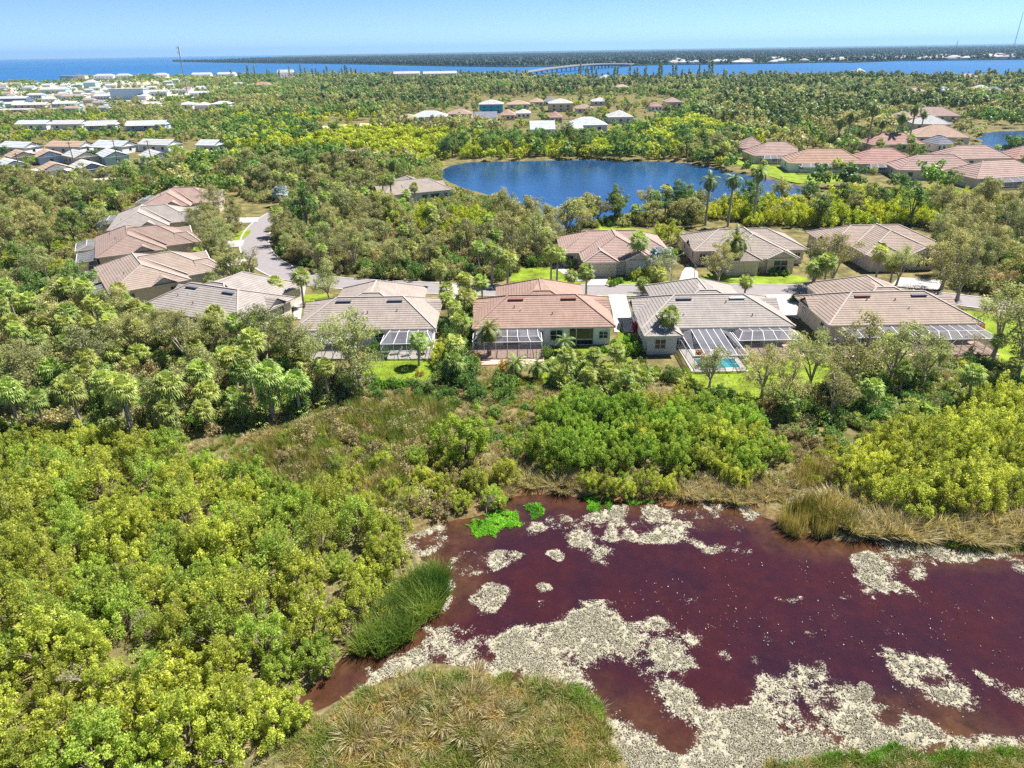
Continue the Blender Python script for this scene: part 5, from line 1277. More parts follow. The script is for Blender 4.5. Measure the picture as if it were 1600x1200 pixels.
grove('sabal_palm', 'sabal', W2, 4.5, 40, 56, 'cabbage palm in the wood beside the left villas', 'palm tree', 'palms beside the left villas', .75, 1.05)
grove('mangrove_shrub', 'mangrove', W2, 7, 18, 57, 'bright green shrub in the wood beside the left villas', 'shrub', 'bright shrubs beside the left villas', .6, .9)
grove('brush_shrub', ['brush', 'darkbush'], W2, 3.2, 60, 58, 'olive brush in the wood beside the left villas', 'shrub', 'brush beside the left villas', .9, 1.4)
W3 = [(450, 332), (560, 318), (610, 330), (690, 352), (780, 378), (840, 392), (856, 405), (790, 432), (700, 438), (600, 436), (500, 430), (440, 405), (425, 372)]
grove('oak_tree', ['oak', 'midoak', 'openoak'], W3, 4.8, 44, 59, 'grey green oak in the block of woods between street and lake', 'tree', 'oaks between the street and the lake', .55, .85)
grove('sabal_palm', 'sabal', W3, 4.0, 42, 60, 'cabbage palm in the block of woods between street and lake', 'palm tree', 'palms between the street and the lake', .65, .95)
grove('brush_shrub', ['brush', 'brush', 'darkbush'], W3, 2.6, 90, 61, 'brown olive brush between street and lake', 'shrub', 'brush between the street and the lake', .8, 1.3)
grove('mangrove_shrub', 'mangrove', [(590, 345), (700, 338), (800, 350), (840, 385), (740, 380), (640, 375)], 3.6, 26, 62, 'bright yellow green mangrove left of the lake', 'shrub', 'bright mangroves left of the lake', .75, 1.15)
plant('round_tree', 'greentree', *at(606, 352), 'rounded light green tree in the brown clearing', 'tree', None, 1.15)
plant('round_tree', 'greentree', *at(630, 350), 'light green tree right beside the rounded one', 'tree', None, 1.0)
plant('dark_tree', 'darktree', *at(482, 368), 'dense dark green tall tree beside the street bend', 'tree', None, 1.15, sz=1.25)
W4 = [(330, 262), (560, 264), (620, 272), (640, 312), (590, 320), (500, 318), (455, 316), (400, 318), (350, 292)]
grove('oak_tree', ['midoak', 'middark', 'midoak'], W4, 5.6, 36, 64, 'grey green oak near the lone beige villa', 'tree', 'oaks near the lone villa', .7, 1.05)
grove('sabal_palm', 'sabal', W4, 7, 22, 65, 'cabbage palm near the lone beige villa', 'palm tree', 'palms near the lone villa', .8, 1.1)
grove('oak_tree', ['oak', 'midoak'], [(785, 345), (850, 356), (876, 385), (868, 412), (800, 420), (790, 380)], 5, 12, 66, 'grey oak at the near lake corner', 'tree', 'oaks at the lake corner', .8, 1.1)
grove('oak_tree', ['oak', 'darktree', 'midoak'], [(868, 372), (905, 352), (990, 336), (1080, 330), (1100, 345), (1060, 356), (1000, 350), (930, 352), (890, 380)], 4.6, 26, 67, 'oak between the rosy villa and the lake', 'tree', 'oaks between villas and lake', .7, 1.05)
grove('sabal_palm', 'sabal', [(868, 365), (960, 340), (1080, 330), (1100, 345), (1000, 350)], 6, 12, 68, 'cabbage palm between the rosy villa and the lake', 'palm tree', 'palms between villas and lake', .9, 1.2)
W6 = [(1095, 340), (1160, 326), (1260, 322), (1340, 314), (1480, 314), (1560, 324), (1500, 352), (1380, 356), (1270, 356), (1180, 354)]
grove('mangrove_shrub', 'mangrove', W6, 3.2, 120, 69, 'bright yellow green mangrove behind the villas across the street', 'shrub', 'bright mangroves behind the far villas', .8, 1.25)
grove('broadleaf_tree', ['midoak', 'middark'], W6, 7, 18, 70, 'dark oak rising from the bright mangroves', 'tree', 'oaks among the bright mangroves', .7, .95)
W7 = [(1462, 352), (1560, 330), (1720, 330), (1760, 480), (1600, 474), (1500, 452), (1470, 440), (1455, 400)]
grove('oak_tree', ['oak', 'openoak', 'oak'], W7, 5.8, 30, 71, 'olive oak in the wood at the right edge of the street', 'tree', 'oaks at the right edge', .75, 1.1)
grove('brush_shrub', ['brush', 'darkbush'], W7, 4, 40, 72, 'brush under the oaks at the right edge', 'shrub', 'brush at the right edge', .9, 1.4)
W8 = [(1010, 586), (1100, 582), (1230, 578), (1320, 572), (1500, 566), (1660, 575), (1680, 640), (1560, 640), (1480, 655), (1350, 665), (1230, 662), (1190, 640), (1110, 618)]
grove('palmetto_clump', 'palmetto', W8, 2.2, 70, 73, 'low fan palmetto in the tree line behind the pool cage', 'palmetto', 'palmettos in the right tree line', .8, 1.25, -2)
grove('brush_shrub', ['brush', 'darkbush', 'darkbush'], W8, 2.3, 70, 74, 'dark brush in the tree line behind the pool cage', 'shrub', 'brush in the right tree line', .5, .95, -2)
grove('sabal_palm', 'sabal', W8, 6, 8, 75, 'cabbage palm in the tree line behind the pool cage', 'palm tree', 'palms in the right tree line', .6, .85, -2)
# single oaks of the rear tree line
for px_, py_, s, lab, k in ((556, 596, .95, 'open oak in front of the grey villa with two lanais', 0), (470, 580, .8, 'oak at the corner of the grey villa', 1), (418, 572, .85, 'oak left of the grey villa lawn', 2),
    (340, 560, .62, 'low oak hiding the turned villa', 3), (262, 552, .65, 'oak below the peach sand villa', 0), (205, 530, .8, 'grey oak at the corner of the peach sand villa', 1),
    (1108, 606, .55, 'grey oak beside the pool cage', 2), (1190, 622, .68, 'oak in front of the pale grey lanai', 3), (1262, 612, .78, 'open oak right of the pool cage', 0), (1330, 612, 1.0, 'tall forked oak before the sand brown villa', 1),
    (1388, 602, .85, 'slim open oak in front of the sand brown roof', 2), (1440, 604, .68, 'oak before the long screened cage', 3), (1225, 640, .7, 'oak at the edge of the right wetland', 1), (1300, 650, .6, 'lower oak among palmettos at right', 2),
    (1550, 560, 1.0, 'tall trunk oak at the right lawn', 0), (1585, 598, 1.05, 'big oak at the right frame edge', 3), (1495, 470, 1.0, 'forked oak by the right street bend', 1), (1470, 452, 1.05, 'broad oak over the street at right', 2),
    (1300, 452, .95, 'round oak in front of the brown villa across the street', 0), (1270, 448, .7, 'golden oak between the two far villas', 1), (1120, 446, .75, 'olive tree on the far street lawn', 2), (1035, 452, .7, 'thin olive tree at the driveway across the street', 3), (1400, 446, .7, 'oak before the brown villa bay window', 0),
    (515, 470, .7, 'grey oak behind the grey villa', 1), (350, 400, .8, 'oak on the lawn of the second left villa', 2), (318, 378, .75, 'oak in front of the third left villa', 3), (340, 340, .8, 'oak by the far left villa', 0)):
    plant('oak_tree', 'openoak', *at(px_, py_), lab, 'tree', None, s * 1.08, var=k)
grove('oak_tree', ['oak', 'openoak', 'midoak'], [(300, 345), (372, 352), (380, 372), (372, 392), (330, 420), (320, 470), (400, 440), (395, 425), (300, 400)], 5.5, 16, 84, 'grey oak between the left villas and the street', 'tree', 'oaks along the left street', .5, .8, .2)
grove('brush_shrub', ['darkbush', 'brush'], [(300, 345), (372, 352), (380, 372), (372, 392), (330, 420), (395, 425), (410, 440), (320, 470), (300, 400)], 3, 36, 85, 'shrub between the left villas and the street', 'shrub', 'shrubs along the left street', .6, 1.0, .2)
grove('oak_tree', ['oak', 'midoak'], [(440, 335), (470, 325), (470, 400), (500, 425), (455, 418), (428, 395), (425, 365)], 4.6, 14, 86, 'grey oak on the woods side of the street bend', 'tree', 'oaks inside the street bend', .55, .8, .2)
plant('bare_tree', 'bare', *at(392, 437), 'leafless grey tree beside the street bend', 'tree', None, 1.1)
plant('bare_tree', 'bare', *at(1048, 446), 'half bare twiggy tree at the driveway', 'tree', None, .85)
# singled out palms
for px_, py_, s, lab, k in ((655, 572, .85, 'lone cabbage palm on the lawn beside the screened lanai', 1), (1040, 545, .95, 'slim cabbage palm before the grey roof corner', 2), (916, 460, .95, 'cabbage palm on the near kerb behind the rose roof', 1), (892, 452, .8, 'shorter cabbage palm left of the kerb palm', 0),
    (861, 440, 1.0, 'leaning cabbage palm on the corner lawn', 2), (870, 448, .95, 'cabbage palm beside the leaning one', 3), (993, 430, 1.2, 'tall cabbage palm in front of the rosy villa', 2), (1004, 465, .8, 'cabbage palm left of the pair by the driveway', 0), (1025, 462, .9, 'cabbage palm right of the pair by the driveway', 1),
    (1163, 462, .8, 'small cabbage palm peeking over the grey ridge', 0), (1264, 466, 1.0, 'cabbage palm left of the pair on the street island', 2), (1284, 466, 1.0, 'cabbage palm right of the pair on the street island', 3), (1365, 450, 1.0, 'cabbage palm before the brown villa garage', 3), (1390, 446, .9, 'round cabbage palm on the brown villa lawn', 1),
    (436, 478, .9, 'cabbage palm at the red bush', 1), (475, 480, 1.0, 'cabbage palm on the driveway lawn', 2), (690, 470, .9, 'cabbage palm behind the grey villa roof', 3), (600, 320, 1.05, 'left of two palms before the lone villa', 3), (613, 322, 1.15, 'right of two palms before the lone villa', 3), (650, 320, .9, 'dark palm at the lone villa corner', 2),
    (213, 690, 1.0, 'bare trunked cabbage palm at the thicket edge', 3), (280, 672, 1.05, 'full cabbage palm right of the bare trunked one', 2), (428, 655, 1.1, 'cabbage palm with straight trunk beside the reeds', 2), (470, 650, 1.0, 'cabbage palm leaning over the reeds', 1), (390, 640, .95, 'cabbage palm behind the reeds', 2),
    (265, 418, .8, 'palm left before the peach sand villa', 0), (292, 430, .8, 'palm in the middle before the peach sand villa', 0), (318, 425, .85, 'palm right before the peach sand villa', 1), (262, 398, .8, 'palm before the reddish villa', 1), (282, 397, .8, 'second palm before the reddish villa', 0), (300, 430, .75, 'low palm by the villa drive', 4)):
    plant('sabal_palm', 'sabal', *at(px_, py_), lab, 'palm tree', None, s, var=k)
plant('date_palm', 'date', *at(765, 556), 'feathery date palm in front of the screened rose villa', 'palm tree', None, .95)
plant('date_palm', 'date', *at(1143, 430), 'large drooping date palm before the taupe villa', 'palm tree', None, 1.35, sz=1.15)
for px_, py_, s, lab, k in ((1102, 352, 1.0, 'tall royal palm, left of the lakeside three', 0), (1137, 354, .95, 'tall royal palm, middle of the lakeside three', 1), (1175, 353, 1.0, 'tall royal palm, right of the lakeside three', 2)):
    plant('royal_palm', 'royal', *at(px_, py_), lab, 'palm tree', 'royal palms by the lake', s, var=k)
for px_, py_, s, lab, k in ((1305, 238, 1.0, 'royal palm leftmost at the terracotta houses', 0), (1320, 238, 1.1, 'royal palm second at the terracotta houses', 1), (1353, 236, 1.2, 'royal palm tallest at the terracotta houses', 2), (1372, 233, .9, 'royal palm before the rose roof', 0), (1400, 234, 1.0, 'royal palm right of the rose roof', 1), (1418, 230, 1.1, 'royal palm rightmost at the terracotta houses', 2), (1436, 215, .9, 'royal palm by the peach house', 0)):
    plant('royal_palm', 'royal', *at(px_, py_), lab, 'palm tree', 'royal palms by the terracotta houses', s * 1.1, var=k)
plant('silver_palm', 'bismarck', *at(438, 322), 'silvery blue fan palm at the street bend', 'palm tree', None, 1.2)
plant('silver_palm', 'bismarck', *at(1025, 432), 'silvery blue fan palm beside the rosy villa', 'palm tree', None, 1.25)
# garden shrubs
for px_, py_, s, k, lab in ((957, 446, 1.0, 'hedge', 'round clipped green shrub left at the brown garage'), (967, 443, .9, 'hedge', 'round clipped green shrub right at the brown garage'), (1207, 430, 1.0, 'hedge', 'clipped green shrub left of the pair below the bay window'), (1226, 431, 1.0, 'hedge', 'clipped green shrub right of the pair below the bay window'),
    (988, 552, 1.5, 'hedge', 'tall bright green shrub beside the blue grey wall'), (985, 535, 1.0, 'hedge', 'bright green shrub by the red flowers'), (962, 545, 1.1, 'hedge', 'green shrub at the white wall corner'), (996, 517, 1.0, 'redbush', 'red flowering bush at the grey villa corner'), (453, 476, 1.0, 'redbush', 'red flowering bush by the driveway palm'),
    (945, 550, .7, 'hedge', 'small shrub under the square rear window'), (884, 552, .9, 'feather', 'small feathery palm beside the screened porch'), (856, 556, .7, 'darkbush', 'dark shrub under the rear window'), (590, 553, .8, 'darkbush', 'dark clipped hedge under the double window'), (586, 556, .7, 'darkbush', 'dark hedge end by the patio'), (600, 562, .5, 'hedge', 'little round shrub at the patio corner'),
    (690, 562, .7, 'yellow', 'yellowish shrub along the lanai side'), (696, 550, .6, 'yellow', 'yellowish shrub at the villa corner'), (685, 572, .5, 'yellow', 'low yellow shrub at the lawn edge'), (790, 580, 1.0, 'orangebush', 'orange leaved shrub on the brick patio'), (1100, 560, .9, 'orangebush', 'orange leaved shrub beside the pool'), (655, 588, .5, 'orangebush', 'low orange shrub at the lawn palm'), (565, 560, .6, 'orangebush', 'orange leaved shrub at the lawn edge'),
    (740, 566, .9, 'orangebush', 'rusty shrub at the brick patio corner'), (1010, 385, 1.4, 'hedge', 'green shrub between the two far villas'), (1052, 400, 1.3, 'hedge', 'tall green shrub between the two far villas'), (1045, 380, 1.3, 'yellow', 'yellow green shrub behind the rosy villa'), (890, 418, 1.0, 'darkbush', 'dark shrub at the rosy villa corner'), (905, 425, .7, 'redbush', 'reddish shrub by the garden path'),
    (1180, 428, .7, 'brush', 'olive hedge left below the villa wall'), (1165, 428, .7, 'brush', 'olive hedge on the far street lawn'), (1010, 437, .6, 'yellow', 'low yellow hedge before the white window'), (995, 437, .6, 'yellow', 'low yellow hedge right of the clipped shrubs'), (1250, 470, .8, 'darkbush', 'dark shrub left of the street island palms'), (1270, 476, .8, 'darkbush', 'dark shrub right of the street island palms'), (1240, 470, .7, 'hedge', 'small shrub on the street island'),
    (720, 590, 1.2, 'darkbush', 'dark shrub at the left of the brick patio'), (808, 590, 1.1, 'feather', 'small feathery palm on the brick patio edge'), (836, 592, .9, 'feather', 'feathery palm right of the patio'), (1495, 500, .9, 'redbush', 'rusty red shrub under the right oaks'), (1530, 515, .8, 'redbush', 'reddish ground shrub at the right oak')):
    plant('garden_shrub' if k != 'feather' else 'feather_palm', k, *at(px_, py_), lab, 'shrub' if k != 'feather' else 'palm tree', None, s)
for i in range(9):
    t = i / 8; plant('garden_shrub', 'hedge', *at(640 + 60 * t * 0 + 5 * i - 50, 604 + (i % 2) * 2), 'clipped green hedge shrub along the lawn end', 'shrub', 'hedge along the lawn end', .75)
grove('palmetto_clump', 'palmetto', [(868, 575), (900, 566), (1000, 575), (1020, 600), (990, 625), (900, 622), (880, 608)], 1.9, 34, 76, 'fan palmetto between the two rear lawns', 'palmetto', 'palmettos between the rear lawns', 1.0, 1.7, -2, lawns=False)
grove('sabal_palm', 'sabal', [(880, 590), (960, 585), (1010, 600), (980, 625), (900, 622)], 2.8, 9, 77, 'stubby cabbage palm between the two rear lawns', 'palm tree', 'palms between the rear lawns', .62, .8, -2, lawns=False)
grove('dark_shrub', 'darkbush', [(690, 500), (730, 490), (735, 560), (740, 600), (800, 600), (800, 620), (720, 628), (695, 600)], 2.4, 15, 78, 'dark shrub in the strip left of the rose villa', 'shrub', 'dark shrubs left of the rose villa', .7, 1.1, -.5)
grove('sabal_palm', 'sabal', [(695, 480), (735, 455), (790, 448), (790, 458), (735, 490), (720, 600), (700, 600)], 3.0, 12, 79, 'cabbage palm in the strip left of the rose villa', 'palm tree', 'palms left of the rose villa', .7, 1.0, -.3)
grove('dark_shrub', 'darkbush', [(560, 596), (690, 600), (700, 622), (600, 625), (520, 615)], 1.6, 26, 80, 'dark shrub at the end of the screened lanai lawn', 'shrub', 'dark shrubs at the lawn end', .35, .6)
grove('sabal_palm', 'sabal', [(740, 446), (800, 440), (800, 452), (760, 454), (720, 450)], 2.6, 7, 81, 'cabbage palm cluster behind the rose ridge', 'palm tree', 'palms behind the rose ridge', .9, 1.15, -3)
grove('dark_shrub', 'darkbush', [(500, 436), (640, 442), (800, 436), (860, 412), (700, 436), (560, 432)], 2.4, 40, 82, 'dark shrub along the far kerb of the street', 'shrub', 'dark shrubs along the street', .8, 1.2)

# middle distance ---------------------------------------------------------------
W12 = [(-260, 272), (80, 292), (230, 282), (330, 266), (350, 292), (300, 290), (215, 318), (190, 332), (60, 302), (-220, 302)]
grove('broadleaf_tree', ['midoak', 'middark'], W12, 5.5, 46, 90, 'bushy tree below the trailer park', 'tree', 'trees below the trailer park', .65, 1.0)
grove('mangrove_shrub', 'mangrove', W12, 6, 30, 91, 'bright shrub below the trailer park', 'shrub', 'bright shrubs below the trailer park', .6, 1.0)
grove('park_palm', 'sabal', W12, 7, 26, 92, 'cabbage palm below the trailer park', 'palm tree', 'palms below the trailer park', .9, 1.2)
grove('shore_mangrove', ['mangrove', 'mangrove', 'middark'], [(700, 250), (790, 245), (900, 243), (1000, 244), (1075, 247), (1085, 238), (900, 234), (720, 240), (690, 246)], 4.2, 90, 93, 'yellow green mangrove on the far lake shore', 'shrub', 'mangroves on the far lake shore', .85, 1.3)
grove('shore_mangrove', ['middark', 'midoak'], [(1075, 250), (1130, 258), (1160, 246), (1150, 232), (1090, 232)], 6, 16, 94, 'dark tree where the lake meets the lawn', 'tree', 'trees at the lake lawn', .8, 1.1)
grove('garden_tree', ['midoak', 'middark', 'mangrove'], [(1160, 226), (1290, 222), (1420, 200), (1440, 240), (1380, 262), (1480, 245), (1600, 240), (1640, 300), (1540, 262), (1340, 280), (1300, 245)], 6.5, 70, 95, 'garden tree among the terracotta roofs', 'tree', 'garden trees among the terracotta houses', .5, .9, .5)
grove('quarter_tree', ['midoak', 'middark', 'mangrove'], [(700, 192), (830, 165), (1000, 160), (1060, 178), (990, 200), (900, 212), (800, 206)], 11, 34, 96, 'small tree between the pastel houses', 'tree', 'trees between the pastel houses', .6, 1.0, .5)
for px_, py_, s, lab in ((280, 262, 1.0, 'leafy green tree beside the large white trailer'), (48, 268, .7, 'green tree at the trailer with red porch')):
    plant('garden_tree', 'greentree', *at(px_, py_), lab, 'tree', None, s * 1.3)
grove('shore_pine', 'casuarina', [(900, 129), (1000, 133), (1130, 130), (1130, 127), (1040, 128), (900, 125)], 13, 34, 97, 'dark tall pine on the near river shore by the bridge', 'tree', 'dark pines on the river shore', .8, 1.3, 0)
grove('shore_pine', 'casuarina', [(360, 134), (560, 130), (560, 124), (360, 126)], 16, 26, 98, 'dark tall pine on the bay shore', 'tree', 'dark pines on the bay shore', .8, 1.3, 0)
grove('shore_pine', 'casuarina', [(1130, 135), (1640, 132), (1640, 124), (1130, 127)], 18, 46, 99, 'dark pine standing up along the right river shore', 'tree', 'dark pines on the right river shore', .45, .75, 0)

# far woods that read as one mass ---------------------------------------------------------------
SRC = bpy.data.collections.new('far_tree_shapes')
def far_src(nm, me): o = bpy.data.objects.new(nm, me); SRC.objects.link(o); return o
def far_tree(seed, h, r, n, size, mat, conic=0.0):
    q = random.Random(seed); cen = []; rad = []
    for i in range(16):
        a = q.random() * 6.283; t = q.random(); k = r * (1 - conic * t) * math.sqrt(q.random()) * .8
        cen.append((math.cos(a) * k, math.sin(a) * k, h * (.22 + .66 * t))); rad.append(q.uniform(.24, .42) * r)
    return leaf_cloud('far_crown', cen, rad, n, size, L[mat], seed, .5, .9)
for i in range(3): far_src('a_oak', far_tree(400 + i, 8, 4.2, 420, 1.0, 'oak'))
for i in range(3): far_src('b_mangrove', far_tree(410 + i, 5, 3.4, 420, .85, 'mangrove'))
for i in range(3): far_src('c_pine', far_tree(420 + i, 11, 3.2, 400, .95, 'pine', .6))
for i in range(2): far_src('d_dark', far_tree(430 + i, 7.5, 4.0, 420, 1.0, 'dark'))
for i in range(2): far_src('e_palm', LIB['sabal'][3][1] if i else LIB['sabal'][2][1])
for i in range(3): far_src('f_brush', bush(440 + i, 1.9, 1.5, 900, .24, 'brush', 5, 22)[1])
for i in range(3): far_src('g_dark', bush(450 + i, 1.8, 1.4, 900, .24, 'dark', 5, 22)[1])
for i in range(2): far_src('h_olive', bush(460 + i, 2.0, 1.5, 900, .24, 'oak', 5, 22)[1])
far_src('i_palmetto', LIB['palmetto'][0][1]); far_src('j_thicket', bush(470, 1.6, 1.3, 900, .2, 'thicket', 5, 22)[1])
def tuft(nm, seed, ln, n, m, lean=.8, rad=.3):
    r = np.random.default_rng(seed); a = r.random(n) * 6.283; k = np.sqrt(r.random(n)) * rad; far_src(nm, blades('tuft', np.stack([np.cos(a) * k, np.sin(a) * k], 1), ln, .05, m, lean, -.05, None, seed=seed, drift=(.15, -.1)))
for i in range(2): tuft('k_tan', 480 + i, .95, 150, L['cord'], 1.0)
for i in range(2): tuft('l_green', 484 + i, .8, 150, L['reed'], .8)
for i in range(2): tuft('m_olive', 488 + i, .85, 150, L['marsh'], .9)
tuft('n_reed', 492, 1.7, 120, L['reed_brown'], .35, .4); tuft('n_reed', 493, 1.6, 120, L['reed'], .35, .4)
L['far'] = leaf_mat('leaf_far', (.018, .045, .026), (.075, .115, .055), .2, .03, .5)
for i in range(3): far_src('o_far', far_tree(495 + i, 9, 4.2, 360, 1.2, 'far', .4))
def wood(name, P, idx, scl, label):
    n = len(P); me = bpy.data.meshes.new(name); me.vertices.add(n); me.vertices.foreach_set('co', np.c_[P, np.zeros(n)].astype(np.float32).ravel())
    for an, tp, v in (('scl', 'FLOAT', scl.astype(np.float32)), ('rot', 'FLOAT', (rng.random(n) * 6.283).astype(np.float32)), ('idx', 'INT', idx.astype(np.int32))):
        a = me.attributes.new(an, tp, 'POINT'); a.data.foreach_set('value', v)
    me.materials.append(L['oak'])
    o = tag(link(name, me), label, kind='stuff')
    ng = bpy.data.node_groups.new(name, 'GeometryNodeTree'); ng.interface.new_socket('Geometry', in_out='INPUT', socket_type='NodeSocketGeometry'); ng.interface.new_socket('Geometry', in_out='OUTPUT', socket_type='NodeSocketGeometry')
    N = ng.nodes; gi = N.new('NodeGroupInput'); go = N.new('NodeGroupOutput'); ip = N.new('GeometryNodeInstanceOnPoints'); ci = N.new('GeometryNodeCollectionInfo')
    ci.inputs['Collection'].default_value = SRC; ci.inputs['Separate Children'].default_value = True; ci.inputs['Reset Children'].default_value = True
    def na(nm, tp): x = N.new('GeometryNodeInputNamedAttribute'); x.data_type = tp; x.inputs['Name'].default_value = nm; return x.outputs['Attribute']
    cb = N.new('ShaderNodeCombineXYZ'); lk = ng.links.new
    lk(na('rot', 'FLOAT'), cb.inputs[2]); lk(gi.outputs[0], ip.inputs['Points']); lk(ci.outputs[0], ip.inputs['Instance']); ip.inputs['Pick Instance'].default_value = True
    lk(na('idx', 'INT'), ip.inputs['Instance Index']); lk(cb.outputs[0], ip.inputs['Rotation']); lk(na('scl', 'FLOAT'), ip.inputs['Scale']); lk(ip.outputs[0], go.inputs[0])
    md = o.modifiers.new('scatter', 'NODES'); md.node_group = ng
    return o
def in_px(P, pts): return inside(P, poly_at(pts))
def undergrowth(pts, sp, label, seed, mix, smin=.6, smax=1.2, margin=.2):
    poly = poly_at(pts); n = int(abs(area(poly)) / sp ** 2); P = rand_in(poly, n, seed); P = P[free(P, margin)]
    r = np.random.default_rng(seed); idx = np.array(mix)[r.integers(0, len(mix), len(P))]
    wood('undergrowth', P, idx, smin + (smax - smin) * r.random(len(P)), label)
BR, DK, OL, PM, TH = [13, 14, 15], [16, 17, 18], [19, 20], [21], [22]
undergrowth(W1, 1.55, 'tangled olive and brown undergrowth of the palm wood', 501, BR * 2 + DK + OL * 2 + PM * 4)
undergrowth(W2, 1.9, 'tangled undergrowth beside the left villas', 502, BR + DK + OL * 2 + PM * 3 + TH * 2)
undergrowth(W3, 1.7, 'tan and olive undergrowth between street and lake', 503, BR * 3 + DK + OL * 2 + PM * 3)
undergrowth(W4, 2.0, 'olive undergrowth near the lone villa', 504, BR + DK + OL * 2 + PM * 2)
undergrowth(W8, 1.5, 'dark undergrowth of the right tree line', 505, BR + DK + OL + PM * 4 + TH, .4, .8)
undergrowth(W7, 2.2, 'undergrowth under the right oaks', 506, BR + DK + OL * 2)
undergrowth(W12, 2.4, 'undergrowth below the trailer park', 507, BR + DK + OL + TH * 3)
undergrowth([(868, 380), (905, 355), (1000, 338), (1100, 332), (1110, 350), (1000, 354), (930, 356)], 1.8, 'undergrowth on the near lake shore', 508, DK + OL * 2 + TH)
undergrowth(W6, 2.2, 'bright undergrowth of the mangroves', 509, TH * 4 + DK + OL)
undergrowth([(420, 690), (520, 650), (640, 640), (700, 690), (760, 760), (700, 800), (620, 830), (540, 790), (440, 750)], 1.35, 'scrubby yellow green growth among the reeds', 510, TH * 3 + BR * 2, .3, .75)
undergrowth([(800, 650), (850, 640), (1000, 640), (1230, 690), (1330, 690), (1320, 760), (1200, 765), (1000, 765), (850, 740)], 1.3, 'scrubby growth on the bank above the pond', 511, TH * 3 + BR * 2, .25, .55)
undergrowth([(-250, 262), (300, 262), (420, 245), (690, 262), (690, 285), (560, 266), (330, 262), (80, 292), (-250, 280)], 2.6, 'olive scrub beside the trailer park', 512, BR + DK + OL * 2 + TH)
undergrowth([(640, 600), (870, 600), (860, 650), (800, 720), (760, 720), (690, 640)], 1.3, 'scrubby growth below the rose villa', 513, TH * 3 + BR + DK, .25, .55, -.5)
undergrowth([(360, 1190), (385, 1130), (470, 1070), (560, 985), (600, 925), (640, 860), (600, 830), (560, 900), (500, 1000), (420, 1090), (330, 1200)], 1.1, 'low leafy growth at the foot of the thicket', 514, TH * 4 + BR, .3, .7, -1)
undergrowth([(1100, 640), (1230, 655), (1400, 660), (1560, 640), (1560, 690), (1330, 720), (1230, 690)], 1.4, 'scrub between tree line and yellow shrubs', 515, TH * 2 + BR + DK * 2, .35, .7, -1)
def tufts(name, pts, sp, label, seed, sets, smin=.5, smax=1.1, thr=0.0, z=-.12, sc=.35):
    poly = poly_at(pts); P = rand_in(poly, int(abs(area(poly)) / sp ** 2), seed); P = P[(vnoise(P, .9, seed + 1, 3) > thr) & (-sdf(P, poly) + (vnoise(P, 1.0, seed + 5) - .5) * 1.6 > .1)]
    r = np.random.default_rng(seed); v = np.clip(vnoise(P, sc, seed, 4) * 2.2 - .6 + r.normal(0, .15, len(P)), 0, .999); k = (v * len(sets)).astype(int)
    idx = np.array([r.choice(sets[i]) for i in k]); o = wood(name, P, idx, smin + (smax - smin) * r.random(len(P)), label); o.location.z = z
TAN, GRN, OLV, REE = [23, 24], [25, 26], [27, 28], [29, 30]
ISLE = [(425, 1165), (500, 1118), (570, 1082), (640, 1056), (720, 1044), (800, 1060), (880, 1066), (935, 1092), (952, 1140), (990, 1240), (980, 1330), (400, 1330)]
tufts('marsh_tufts', ISLE, .42, 'tan, olive and green grass tufts of the near island', 601, [GRN, OLV, OLV + TAN, GRN, OLV + GRN, TAN, GRN + OLV], .35, 1.05, .40, -.25, .5)
tufts('marsh_tufts', [(1170, 1240), (1195, 1196), (1280, 1180), (1400, 1164), (1450, 1180), (1560, 1168), (1640, 1174), (1720, 1300), (1170, 1300)], .42, 'green and tan grass tufts at the lower right', 602, [GRN, GRN + OLV, TAN, OLV], .4, .8, .28, -.25, .4)
tufts('bank_tufts', [(800, 690), (850, 650), (840, 740), (1000, 755), (1200, 742), (1240, 690), (1330, 700), (1340, 760), (1300, 800), (1200, 785), (1000, 778), (860, 755), (780, 780), (640, 815), (690, 700)], .7, 'pale and green grass tufts on the bank above the pond', 603, [TAN, OLV, TAN, GRN + OLV], .4, .9, .36, -.1)
tufts('reed_tufts', [(335, 735), (420, 685), (520, 645), (640, 618), (710, 640), (700, 700), (650, 750), (600, 800), (625, 845), (560, 830), (470, 775)], .75, 'mixed brown and green reed tufts behind the thicket', 604, [REE, OLV, REE + TAN, GRN + REE, REE], .5, 1.0, .38, -.1, .3)
tufts('bank_tufts', [(280, 705), (420, 652), (520, 622), (640, 608), (660, 630), (520, 650), (420, 700), (335, 735)], .75, 'olive tufts at the foot of the palm wood', 606, [OLV, TAN, GRN + OLV], .5, .9, .3, -.05)
tufts('bank_tufts', [(1290, 815), (1300, 770), (1400, 800), (1640, 800), (1720, 860), (1560, 862), (1450, 850), (1340, 835)], .6, 'straw grass tufts along the right bank', 605, [TAN, TAN, OLV, TAN, GRN], .3, .65, .3, -.2)
undergrowth([(630, 262), (690, 256), (680, 290), (740, 308), (800, 325), (850, 352), (862, 392), (780, 350), (700, 332), (640, 312)], 1.5, 'low green growth on the left lake shore', 516, TH * 3 + OL * 2 + DK, .5, 1.1, -.2)
tufts('bank_tufts', [(640, 606), (690, 596), (760, 575), (870, 600), (900, 612), (1020, 600), (1060, 612), (1200, 640), (1230, 665), (1000, 650), (860, 660), (800, 730), (700, 660)], .65, 'green and olive grass tufts below the rear lawns', 607, [GRN, OLV, GRN + OLV, TAN], .4, .8, .22, -.02)
